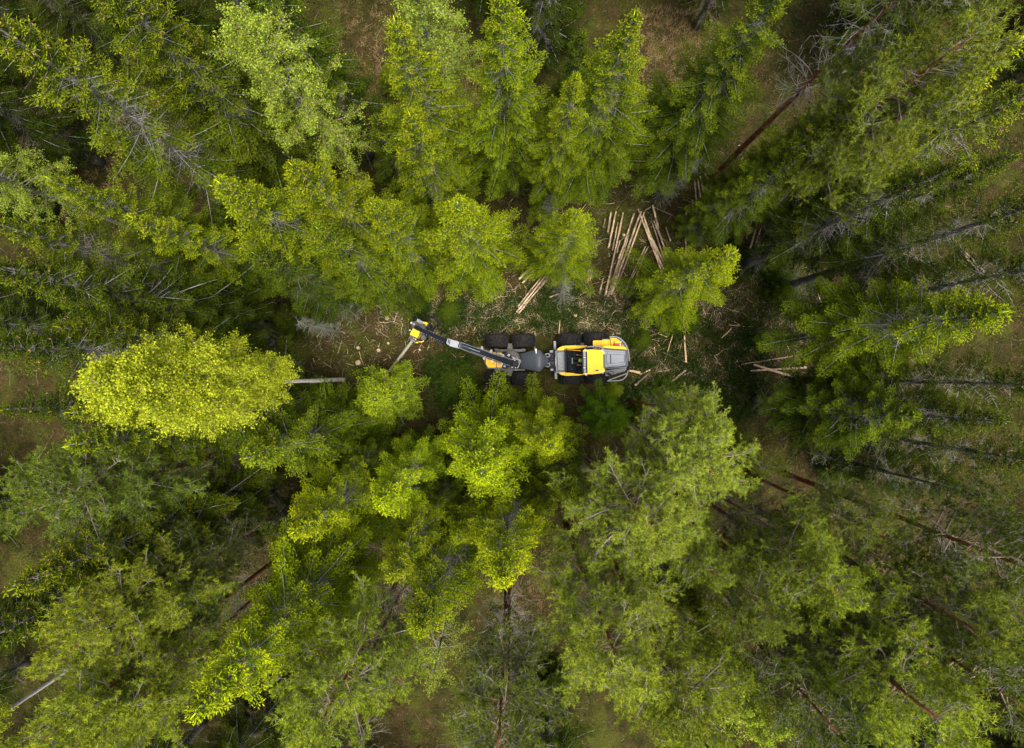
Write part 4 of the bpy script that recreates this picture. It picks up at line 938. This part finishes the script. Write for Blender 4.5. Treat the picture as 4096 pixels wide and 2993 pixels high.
for a,b in((P[0],P[1]),(P[3],P[2])): bm.faces.new([bm.verts.new(p) for p in(a,b,Vector((b.x,b.y,1.8)),Vector((a.x,a.y,1.8)))])
part('side_window',bm,'glass',cab)
bm=NB(); prism(bm,Q('3',(1060,480),(1370,480),(1480,560),(1380,560),(1100,545),(1040,530)),2.6,1.9); part('door_window_frame',bm,'blk',cab,bev=.03)
bm=NB(); tub(bm,smooth_path(Z('3',2.65,(1060,500),(1130,482),(1370,485),(1480,560)),4),.03,6); part('door_rail',bm,'lgr',cab)
bm=NB()
for i,(wd,hh) in enumerate(((9,22),(4,22),(12,24),(12,24),(12,22))): a=Z('3',2.607,(1212+i*24,510),(1212+i*24,510+hh)); bar(bm,a[0],a[1],.016*wd/8,.006)
a=Z('3',2.607,(1350,525),(1385,530)); bar(bm,a[0],a[1],.02,.006); part('side_lettering',bm,'yel2',cab)
bm=NB(); prism(bm,Q('3',(560,600),(660,620),(660,1080),(575,1100)),2.0,1.76); prism(bm,Q('3',(640,870),(760,900),(780,1120),(660,1100)),1.95,1.76); part('dashboard',bm,'blk',cab,bev=.02)
bm=NB(); prism(bm,Q('3',(665,765),(702,765),(705,915),(672,920)),2.18,2.1); part('control_screen',bm,'paper',cab,bev=.005)
bm=NB(); prism(bm,Q('3',(620,770),(650,775),(655,915),(630,918)),2.15,2.05); prism(bm,Q('3',(780,620),(930,600),(930,730),(860,730)),2.05,1.8); prism(bm,Q('3',(800,930),(930,915),(930,1030),(810,1010)),2.05,1.8); part('armrest_console',bm,'blk',cab,bev=.02)
bm=NB(); prism(bm,Q('3',(930,730),(1100,730),(1100,930),(930,930)),2.2,1.76,scale_at=2.2); prism(bm,Q('3',(1060,740),(1110,740),(1110,920),(1060,920)),2.9,2.2,scale_at=2.5); part('seat',bm,'blk',cab,bev=.05)
bm=NB()
for x,y in((600,610),(615,990),(655,1035),(670,1060),(625,1070),(690,1110),(570,735),(585,840)): p=PX(*zz(0,x,y,'3'),2.03); tub(bm,smooth_path([p,p+Vector((.03,.02,.03)),p+Vector((.05,-.02,.0))],3),.010,5)
part('cab_cables',bm,'stl',cab)
# -- operator
pb=PX(*zz(0,985,830,'3'),2.25)
op=empty('person','operator in a lime cap and dark short sleeved jacket seated in the harvester cab','person',(pb.x,pb.y,1.75))
def skinned(name,chains,m,parent,origin):
    me=bpy.data.meshes.new(name); V=[];E=[];Rd=[]
    for ch in chains:
        i0=None
        for k,it in enumerate(ch):
            if isinstance(it,int): idx=it
            else: V.append(it[0]); Rd.append(it[1]); idx=len(V)-1
            if i0 is not None: E.append((i0,idx))
            i0=idx
    me.from_pydata([tuple(Vector(v)-Vector(origin)) for v in V],E,[]); o=bpy.data.objects.new(name,me); C.objects.link(o)
    sk=o.modifiers.new('skin','SKIN'); sk.use_smooth_shade=True
    for v,r in zip(me.skin_vertices[0].data,Rd): v.radius=(r,r)
    me.skin_vertices[0].data[0].use_root=True
    su=o.modifiers.new('sub','SUBSURF'); su.levels=1; su.render_levels=1
    dg=bpy.context.evaluated_depsgraph_get(); new=bpy.data.meshes.new_from_object(o.evaluated_get(dg)); bpy.data.objects.remove(o); new.materials.clear(); new.materials.append(M[m])
    for p in new.polygons: p.use_smooth=True; p.material_index=0
    r=link(name,new,parent); return r
X,Y=pb.x,pb.y; org=(X,Y,1.75)
hx,hy=PX(*zz(0,935,825,'3'),2.95).x,PX(*zz(0,935,825,'3'),2.95).y
def arm(sg,hand,start):
    H_=PX(*zz(0,*hand,'3'),2.22); sh=Vector((hx+.12,hy+sg*.20,2.62)); el_=Vector((hx-.02,hy+sg*.27,2.28)); n=[(sh,.06),(el_,.048),(H_,.032)]
    pm=H_+Vector((-.05,-sg*.005,-.0)); n.append((pm,.034)); chains=[[start]+n]
    return chains,pm,H_
body=[[ (Vector((hx+.10,hy,2.30)),.16),(Vector((hx+.08,hy,2.05)),.15),(Vector((hx+.08,hy,2.52)),.17),(Vector((hx+.05,hy,2.70)),.06),(Vector((hx,hy,2.84)),.095)]]
body[0]=[(Vector((hx+.10,hy,2.00)),.15),(Vector((hx+.10,hy,2.30)),.15),(Vector((hx+.09,hy,2.55)),.16),(Vector((hx+.05,hy,2.70)),.055),(Vector((hx,hy,2.82)),.09)]
cnt=5; ch=list(body)
for sg,hand in((1,(835,690)),(-1,(855,950))):
    c_,pm,H_=arm(sg,hand,2); ch+=c_; palm=cnt+3; cnt+=4
    for k,(ay,ln) in enumerate(((-.6,.055),(-.25,.075),(.05,.082),(.32,.075),(.62,.06))):
        d1=Vector((-math.cos(ay),math.sin(ay)*1.0,-.15))
        if k==0 : d1=Vector((-.35,-sg*.9,-.1)); 
        ch.append([palm,(pm+d1*ln*.6,.011),(pm+d1*ln*1.1+Vector((0,0,-.015)),.0095)]); cnt+=2
    # legs
for sg in(-1,1):
    ch.append([0,(Vector((hx-.05,hy+sg*.12,2.05)),.085),(Vector((hx-.38,hy+sg*.14,2.08)),.065),(Vector((hx-.45,hy+sg*.14,1.82)),.05),(Vector((hx-.56,hy+sg*.14,1.79)),.04)]); cnt+=4
skinned('body',ch,'skin',op,org)
bm=NB()
def opart(name,bm,m):
    bmesh.ops.recalc_face_normals(bm,faces=bm.faces); bmesh.ops.translate(bm,vec=-Vector(org),verts=bm.verts); me=bpy.data.meshes.new(name); bm.to_mesh(me); bm.free(); me.materials.append(M[m])
    for p in me.polygons: p.use_smooth=True
    return link(name,me,op)
bmesh.ops.create_uvsphere(bm,u_segments=16,v_segments=10,radius=.115,matrix=Matrix.Translation((hx,hy,2.86))@Matrix.Diagonal((1.1,1,.85,1)))
bmesh.ops.create_cone(bm,cap_ends=True,segments=16,radius1=.10,radius2=.09,depth=.02,matrix=Matrix.Translation((hx-.10,hy,2.86))); opart('cap',bm,'lime')
jk=[[(Vector((hx+.10,hy,2.00)),.165),(Vector((hx+.10,hy,2.30)),.17),(Vector((hx+.09,hy,2.56)),.18),(Vector((hx+.06,hy,2.64)),.09)],
    [2,(Vector((hx+.12,hy+.20,2.62)),.075),(Vector((hx+.03,hy+.25,2.42)),.062)],[2,(Vector((hx+.12,hy-.20,2.62)),.075),(Vector((hx+.03,hy-.25,2.42)),.062)],
    [0,(Vector((hx-.05,hy+.12,2.05)),.10),(Vector((hx-.38,hy+.14,2.08)),.078),(Vector((hx-.45,hy+.14,1.84)),.06)],[0,(Vector((hx-.05,hy-.12,2.05)),.10),(Vector((hx-.38,hy-.14,2.08)),.078),(Vector((hx-.45,hy-.14,1.84)),.06)]]
skinned('work_clothes',jk,'cloth',op,org)
# ------------------------------------------------------------------ tree prototypes
PR = {
 'a': spruce(11, 20, 2.9, .16, .52, 1.0, 1.0, bare=.36),
 'b': spruce(12, 20, 2.4, .22, .50, 1.0, 1.0, hang=.2, bare=.38),
 'c': spruce(13, 21, 2.8, .24, .62, .95, .95, bare=.46, hang=.45),
 'd': spruce(14, 15, 2.3, .14, .50, 1.05, 1.0, hang=.15, bare=.42),
 'e': spruce(15, 22, 2.4, .34, .62, .85, .9, bare=.5, hang=.45, sw=.038),
 'f': spruce(16, 14, 2.4, .12, .50, 1.0, 1.0, hue=(.075,.120,.006), hang=.1, bare=.35),
 'g': spruce(18, 19, 2.7, .40, .46, 1.0, 1.0, bare=.4, hang=.25),
 'y': spruce(17, 6, 1.7, .04, .22, 1.1, 1.1, bare=.15, hang=.05, sw=.037, hue=(.07,.115,.008)),
 'p': pine(21, 20, 2.7, .60, 74),
 'q': pine(22, 20, 2.8, .56, 74),
 'r': pine(23, 21, 2.5, .62, 58, tips=.75),
 's': pine(24, 19, 2.4, .58, 36, tips=.55, dead=40),
 't': pine(25, 24, 2.4, .84, 40, rt=.0066, dead=60),
 'B': birch(31, 24, 1.4, .53, 190, 130000, .052, hue=(.36,.45,.022), rt=.0050),
 'C': birch(32, 19, 2.1, .38, 90, 48000, .052, hue=(.27,.38,.035), bark='sbark', thin=1.0, white=False, rt=.0085),
 'D': birch(33, 10, 1.8, .30, 34, 7000, .055, hue=(.24,.34,.02), bark='sbark', white=False),
}
# kind, top pixel in the 2261 px wide view, height, crown width factor, tint, label
ST,PT,BT = 'spruce_tree','pine_tree','birch_tree'
Y=(1.5,1.42,.9); G=(1,1,.95); D_=(.42,.46,.46); L_=(1.5,1.45,1.0); K=(.58,.64,.66); P_=(.66,.70,.74); W=(1.5,1.3,.9)  # needle age tints; the dark ones also paint forest shade into the colour
T = [
 # ---- top left
 ('c',-40,40,22,1.15,G,'huge spruce with silvery bare branch spines filling the top left corner'),
 ('a',185,-75,21,1.15,G,'broad green spruce at the top edge, right of the top left corner'),
 ('c',330,30,17,1.1,K,'dark drooping spruce left of the pale leafy birch near the top edge'),
 ('b',395,170,13,1.1,D_,'dim low spruce in shade left of the pale leafy birch'),
 ('b',470,-190,21,1.0,K,'spruce at the top edge directly above the pale leafy birch'),
 ('b',108,395,18.5,.85,Y,'spruce with yellowish pointed tip by the grey leaning trunk at the left edge'),
 ('d',292,482,16.5,.85,L_,'small green spruce right of the yellow tipped spruce at left'),
 ('e',-30,490,20,1.0,G,'spruce with bare pale spines at the left edge below the grey trunk'),
 ('c',-25,590,21,1.1,K,'large spruce with spread silvery limbs at the middle of the left edge'),
 ('a',180,640,17.5,.85,K,'dark green spruce above the yellow cone bearing tip left of the clearing'),
 ('b',128,722,19,.8,(1.2,1.1,.9),'spruce with cone bearing yellow tip above the bright birch'),
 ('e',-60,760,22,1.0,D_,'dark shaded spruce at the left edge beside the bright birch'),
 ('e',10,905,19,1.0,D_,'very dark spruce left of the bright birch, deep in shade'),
 ('b',155,912,19,.85,(1.3,1.1,.8),'orange tipped spruce just under the bright birch'),
 ('b',150,985,19,.95,L_,'pointed yellow green spruce below the orange tipped one'),
 ('f',545,1010,15.5,1.05,G,'bushy dark green spruce at the lower right of the bright birch'),
 ('f',400,930,17,1.0,K,'green spruce hidden partly beneath the bright birch crown'),
 # ---- upper middle
 ('f',485,405,17.5,.95,L_,'round topped dense spruce left of the big golden green one'),
 ('a',645,365,19,1.08,Y,'big golden green spruce with cones and white spines, left of centre'),
 ('d',700,505,16,1.05,G,'spruce crown directly below the big golden green spruce'),
 ('d',820,450,15.5,1.0,L_,'spruce on the right flank of the big golden green spruce'),
 ('d',560,560,14,1.1,K,'spruce on the lower left flank of the big golden green spruce'),
 ('d',860,600,9.5,.8,K,'lower spruce overhanging the harvester head'),
 ('f',1010,450,14.5,1.15,(1.8,1.65,1.1),'bright even spruce standing above the harvester boom'),
 ('f',1272,470,14.5,.85,(1.8,1.75,1.1),'narrow bright spruce standing among the log piles'),
 ('f',1618,560,15,.95,(1.9,1.65,.9),'spruce with spread yellow tip right of the log piles'),
 ('d',1545,650,6,.6,G,'lower branches of a small spruce beside the yellow tipped one'),
 ('b',870,45,19.5,.98,Y,'spruce with pale yellow cone bearing top, right of the leafy birch'),
 ('d',905,255,15.5,1.05,L_,'bushy spruce beneath the pale yellow topped one'),
 ('d',830,260,12,1.0,K,'dark spruce left of the bushy one beside the birch trunk'),
 ('b',1108,-30,20.5,.95,Y,'tall spruce with many cones at the top edge, left of the centre'),
 ('a',1120,170,15,.85,K,'grey green spruce below the tall coned one at the top edge'),
 ('a',1400,35,19.5,1.0,L_,'large spruce with cones on its outer tips, right of the top centre'),
 ('a',1272,170,16.5,.95,Y,'spruce with a pointed yellow top nested left of the large coned spruce'),
 ('b',1385,225,13.5,.95,G,'lower spruce between the log piles and the large coned spruce'),
 ('d',1285,75,13.5,.9,K,'low dark spruce behind the large coned spruce at the top'),
 ('e',1200,380,8,1.0,D_,'dim spruce with lichen covered trunk beside the narrow bright spruce'),
 # ---- top right
 ('a',1750,-60,20,1.0,G,'wide deep green spruce left of the red pine trunk at the top'),
 ('c',1650,110,16,1.0,K,'spruce with silvery dead limbs left of the red pine trunk'),
 ('e',1575,190,11,1.0,D_,'thin dim spruce with grey trunk left of the red pine trunk'),
 ('d',1655,395,12,.75,L_,'small clear green spruce over the upright logs'),
 ('b',1980,165,20,.7,(1.3,1.1,.7),'narrow spruce with orange cones nested under the long pale pine'),
 ('b',1880,265,17,1.1,G,'green spruce below the narrow coned one, left of the long pale pine'),
 ('e',1765,350,15,1.1,K,'sparse spruce with white twigs between the log heap and pine'),
 ('b',2255,85,22,1.0,Y,'sunlit yellow green spruce in the top right corner'),
 ('a',2190,210,18,1.0,K,'dark spruce beneath the sunlit one in the top right corner'),
 ('e',2330,170,21,1.05,G,'spruce beyond the right edge showing its long grey trunk near the logs'),
 ('e',2120,365,19,1.1,D_,'dusky spruce with spread white dead limbs near the right edge'),
 ('c',2240,345,18,1.0,K,'dark drooping spruce at the right edge above the long grey trunks'),
 ('e',2400,420,21,1.0,D_,'spruce beyond the right edge with a slim dark trunk'),
 ('e',1925,420,11,.55,D_,'dim low spruce under the spread white limbs at right'),
 ('e',2440,560,21,1.0,D_,'spruce off the right edge whose thin trunk crosses the brown clearing'),
 # ---- right
 ('g',2212,688,19.2,1.15,(1.35,1.3,.8),'large spruce pointing to the right edge with golden tip and cones'),
 ('g',2022,920,16,1.05,(1.1,1.15,.9),'spruce with neat fan shaped limbs below the golden tipped one'),
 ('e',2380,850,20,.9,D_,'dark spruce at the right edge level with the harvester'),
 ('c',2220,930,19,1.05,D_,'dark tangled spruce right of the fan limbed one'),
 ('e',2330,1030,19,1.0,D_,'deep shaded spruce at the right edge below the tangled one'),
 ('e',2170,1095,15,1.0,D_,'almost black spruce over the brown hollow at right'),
 # ---- below the machine
 ('f',1062,1045,15.5,1.15,(1.9,1.85,.9),'star shaped bright spruce just below the harvester'),
 ('f',1215,985,14,.95,(1.8,1.75,1),'pale spruce whose tip leans over the harvester wheels'),
 ('f',1188,930,8.5,.9,L_,'low spruce touching the front wheels of the harvester'),
 ('d',1262,1095,14,.85,G,'green spruce between the star shaped one and the pale pine'),
 ('f',1370,925,9,.95,(1.1,1.6,.8),'rounded deep green spruce right below the harvester cab'),
 ('d',838,1115,15.5,.95,(2.2,2.1,.8),'vivid yellow topped spruce left of the star shaped one'),
 ('d',650,1175,16.5,.95,(2.1,2.0,.8),'yellow topped coned spruce at the left of the lower group'),
 ('d',755,1050,11,.9,G,'plain green spruce behind the vivid yellow topped one'),
 ('d',960,1120,11,.8,K,'small green spruce between the two vivid ones'),
 ('d',1112,1285,17.5,1.0,(2.0,1.9,.9),'large yellow green spruce at the bottom of the middle group'),
 ('d',865,1275,16.5,.9,Y,'spruce of even green below the vivid yellow topped one'),
 ('d',925,1395,17.5,1.0,Y,'spruce with spread fingers at the bottom of the lower group'),
 ('f',1015,1190,12.5,.95,L_,'paler spruce just beneath the star shaped one'),
 ('f',1215,1130,12,.8,(1.1,1.1,.9),'narrow spruce tucked left of the big pale pine'),
 ('a',430,1575,21.5,1.15,(1.9,1.85,.8),'tall spruce with orange tip and long fingers at the bottom left'),
 ('c',30,1300,21,1.05,(1.1,1.05,.85),'spruce with cones at the left edge above the pines'),
 ('c',245,1240,16,1.0,K,'dim spruce with upright silvery fingers at lower left'),
 ('e',560,1180,9,1.1,D_,'dark spruce in the hollow below the bright birch'),
 ('b',-40,1420,22,1.0,K,'dark green spruce at the left edge near the white trunk'),
 ('b',660,1340,12,.8,D_,'low dark spruce right of the tall orange tipped one'),
 ('f',1562,1370,14,.75,(1.2,1.05,.6),'small olive yellow spruce between the pale pines'),
 ('e',1975,1300,15,.8,(1.0,1.0,.7),'small yellowish spruce below the ragged pine at right'),
 ('b',1480,1330,8,1.0,D_,'dark low spruce between the pine crowns at the bottom'),
 # ---- pines
 ('p',2160,75,22.5,.85,(1.4,1.3,1.2),'long pale pine crown running to the top right corner'),
 ('q',2065,210,20,.68,L_,'pine crown joined to the lower left of the long pale one'),
 ('t',2175,-200,23.5,1.0,P_,'pine beyond the top edge with a long red bare trunk'),
 ('s',2010,300,17,.6,P_,'small sparse pine tuft on a grey stem below the long pale crown'),
 ('q',1580,1040,17.5,1.1,(1.5,1.4,1.3),'big pale pine below the clearing, right of the centre'),
 ('r',1545,920,15,.8,L_,'smaller pine top nearest the clearing'),
 ('q',1440,1170,18,1.2,(1.5,1.4,1.2),'widest pale pine with white limbs in the middle of the lower right'),
 ('p',1590,1270,17,.75,(1.2,1.2,.95),'pine tuft below the big pale pine'),
 ('p',1372,1500,20,1.05,(1.4,1.35,1.1),'tall pale pine crown at the bottom centre'),
 ('q',1730,1385,18.5,.72,G,'grey green pine right of the small olive spruce'),
 ('p',1870,1310,18,1.0,L_,'dense green pine at the lower right'),
 ('r',1955,1175,16.5,.95,G,'ragged pine with bare silver limbs over the brown hollow'),
 ('s',1700,1160,13,.9,G,'nearly bare pine with silver limbs right of the big pale one'),
 ('r',2400,1290,21,1.0,P_,'pine beyond the right edge with a bare dark red trunk'),
 ('q',40,1120,20,1.05,(.9,1.0,1.05),'grey green pine at the left edge under the bright birch'),
 ('r',200,1090,17,.9,(.8,.9,1.0),'dim pine with bare tips right of the grey green one'),
 ('r',395,1265,16,.8,P_,'sparse pine over the red brown trunks at lower left'),
 ('q',120,1430,21.5,.78,L_,'pale pine at lower left beside the white birch trunk'),
 ('p',240,1380,19,.85,P_,'middle pine of the lower left row'),
 ('q',60,1670,22,.9,L_,'pine in the bottom left corner below the white trunk'),
 ('p',235,1600,20,.85,L_,'pine left of the tall orange tipped spruce'),
 ('q',690,1620,20.5,.95,L_,'wide pine at the bottom edge right of the orange tipped spruce'),
 ('s',800,1480,16,1.0,P_,'thin twiggy pine below the spread fingers spruce'),
 ('s',1120,1540,16,1.05,P_,'bare twiggy pine at the bottom left of the tall pale one'),
 ('r',1110,1680,19,1.1,P_,'pine at the bottom edge under the twiggy one'),
 ('q',1570,1640,20,.95,L_,'pine at the bottom edge left of the yellow birch'),
 ('s',1790,1510,17,.8,P_,'sparse pine above the bottom edge at right'),
 ('p',2105,1620,21,1.05,L_,'pale pine in the bottom right corner'),
 ('r',1880,1640,20,.95,P_,'pine at the bottom edge right of the yellow birch'),
 ('q',2210,1420,20,.95,G,'grey green pine at the right edge near the bottom'),
 ('r',1990,1480,18,.85,P_,'pine with visible trunk left of the corner pine'),
 ('s',2290,1580,21,1.0,P_,'twiggy pine in the bottom right corner behind the red trunk'),
 # ---- birches
 ('B',205,856,24.2,1.0,(1.1,1.05,.9),'bright lime birch with long white trunk over the brown clearing'),
 ('C',528,40,19,1.05,(1.1,1.05,1.1),'pale leafy birch with dark lower trunk at the top left'),
 ('C',-330,265,17.5,1.0,G,'thin leaved birch at the left edge with a thick grey trunk'),
 ('C',905,-90,19.5,1.0,(.95,.95,1),'birch behind the pale yellow topped spruce at the top edge'),
 ('B',-820,2126,24,.9,G,'birch beyond the left edge showing a white trunk'),
 ('C',1690,1620,18,.95,(1.1,1.05,.7),'yellow leaved birch at the bottom edge between pines'),
 ('D',950,1500,10,1.0,(1,1,.8),'small sparse birch in the dark gap at the bottom'),
 ('D',1730,1045,6.5,.85,(1.1,1.1,.8),'small leafy birch right of the big pale pine'),
]
GR = {'s':'spruces of the felling site','p':'pines of the felling site','b':'birches of the felling site'}
rr = random.Random(5)
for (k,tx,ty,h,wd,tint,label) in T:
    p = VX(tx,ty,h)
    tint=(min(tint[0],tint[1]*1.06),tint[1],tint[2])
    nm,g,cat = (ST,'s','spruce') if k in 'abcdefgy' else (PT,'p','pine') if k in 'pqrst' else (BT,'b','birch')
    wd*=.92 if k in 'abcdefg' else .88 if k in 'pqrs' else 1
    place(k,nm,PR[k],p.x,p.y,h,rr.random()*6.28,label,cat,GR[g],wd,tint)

# young spruces on the forest floor, given by their base pixel
YS = [
 (1585,1580,6.3,1.2,(1.9,1.9,1.8),'pale bushy young spruce over the held log'),
 (1455,1705,4.6,1.0,(1.2,1.6,.8),'small deep green young spruce beside the held log'),
 (1480,1765,3.2,.9,K,'low young spruce below the small deep green one'),
 (1190,1290,3.5,1.0,D_,'young spruce in shade left of the tree stumps'),
 (1835,1530,1.4,1.1,(.34,.42,.4),'low dark green spruce bush by the front left of the harvester'),
 (1800,1250,1.3,.7,(.4,.5,.4),'low bush between harvester head and front wheel'),
 (2560,1640,1.8,.6,K,'seedling beside the loose log'),
 (2660,1585,1.4,.9,(.4,.5,.4),'ground hugging spruce right of the loose log'),
 (2450,1560,1.3,.5,(1.3,1.3,1),'bright seedling behind the harvester'),
 (3115,1165,1.5,1.0,(.4,.5,.4),'low spruce patch beside the brown clearing'),
 (2730,1285,1.3,.9,(.4,.5,.4),'low spruce growth right of the harvester'),
 (2560,1360,1.0,.7,(.4,.5,.4),'low growth just behind the engine hood'),
 (2080,1660,3.0,.8,G,'young spruce in the gap under the front wheels'),
 (1700,1830,3.5,1.0,K,'young spruce in the gap left of the star shaped spruce'),
 (1270,1950,3.5,1.0,K,'young spruce in the dark gap below the bright birch'),
 (1420,1150,4.5,1.0,K,'young spruce behind the harvester head'),
 (2650,1700,4.0,1.0,K,'young spruce beside the smaller pine top'),
 (2880,1780,3.5,1.1,D_,'young spruce in the hollow right of the big pine'),
 (2960,1900,3.0,1.1,D_,'young spruce on the brown hollow edge'),
 (3300,1850,3.5,1.2,D_,'young spruce in deep shade at right'),
 (950,640,3.0,1.0,D_,'young spruce below the top left birch'),
 (600,640,3.0,1.0,D_,'young spruce at the edge of the brown clearing top left'),
 (1300,640,3.5,1.0,K,'young spruce between birch trunk and coned spruce'),
 (1580,360,3.0,1.0,G,'young spruce in the gap at the upper middle'),
 (2350,330,3.5,1.1,K,'young spruce behind the pointed yellow top'),
 (2690,470,2.5,1.0,D_,'young spruce by the pale grass at the top'),
 (3230,560,3.5,1.0,D_,'young spruce beside the red pine trunk'),
 (3350,720,3.5,1.1,D_,'young spruce below the red pine trunk'),
 (2700,2280,3.5,1.2,D_,'young spruce in the dark gap right of the tall pale pine'),
 (2200,2700,3.5,1.2,D_,'young spruce at the bottom gap'),
 (1300,2300,3.5,1.2,D_,'young spruce between the two lower tree groups'),
 (3050,2200,3.5,1.2,D_,'young spruce under the dense green pine'),
]
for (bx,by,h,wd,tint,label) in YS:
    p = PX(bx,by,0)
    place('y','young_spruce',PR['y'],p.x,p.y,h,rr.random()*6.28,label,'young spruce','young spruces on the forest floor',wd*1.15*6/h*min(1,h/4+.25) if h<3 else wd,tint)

# background trees whose feet stand near the picture edge and whose tops lean out of it
NUM=['first','second','third','fourth','fifth','sixth','seventh','eighth','ninth','tenth','eleventh','twelfth','thirteenth','fourteenth','fifteenth','sixteenth','seventeenth','eighteenth','nineteenth','twentieth',*[w for w in ('twenty first','twenty second','twenty third','twenty fourth','twenty fifth','twenty sixth','twenty seventh','twenty eighth','twenty ninth','thirtieth','thirty first','thirty second','thirty third','thirty fourth','thirty fifth')]]
EDGE={'top':[],'left':[],'right':[],'bottom':[]}
taken=[VX(t[1],t[2],t[3]).to_2d() for t in T]
r3=random.Random(17); tries=0
while tries<4000 and sum(map(len,EDGE.values()))<80:
    tries+=1; x=r3.uniform(-36,36); y=r3.uniform(-29,29)
    if max(abs(x)/28.,abs(y)/20.5)<.80 or (x>0 and abs(y)<9 and x<33): continue
    q=Vector((x,y))
    if min((q-t).length for t in taken)<2.6: continue
    taken.append(q); e='left' if -x/28>abs(y)/20.5 else 'right' if x/28>abs(y)/20.5 else 'top' if y>0 else 'bottom'
    EDGE[e].append(q)
for e,L_e in EDGE.items():
    L_e.sort(key=lambda q:(q.x if e in('top','bottom') else -q.y))
    for k,q in enumerate(L_e):
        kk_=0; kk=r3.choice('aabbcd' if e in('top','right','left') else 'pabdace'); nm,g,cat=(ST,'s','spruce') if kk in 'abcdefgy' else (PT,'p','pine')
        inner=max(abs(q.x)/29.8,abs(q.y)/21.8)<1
        place(kk,nm,PR[kk],q.x,q.y,r3.uniform(11,18),r3.random()*6.28,'%s dim background %s counted along the %s edge from the %s'%(NUM[k],cat,e,'left' if e in('top','bottom') else 'top'),cat,GR[g],1.2,(.36,.40,.38))  # one dark tint paints the shade of the forest edge into these trees
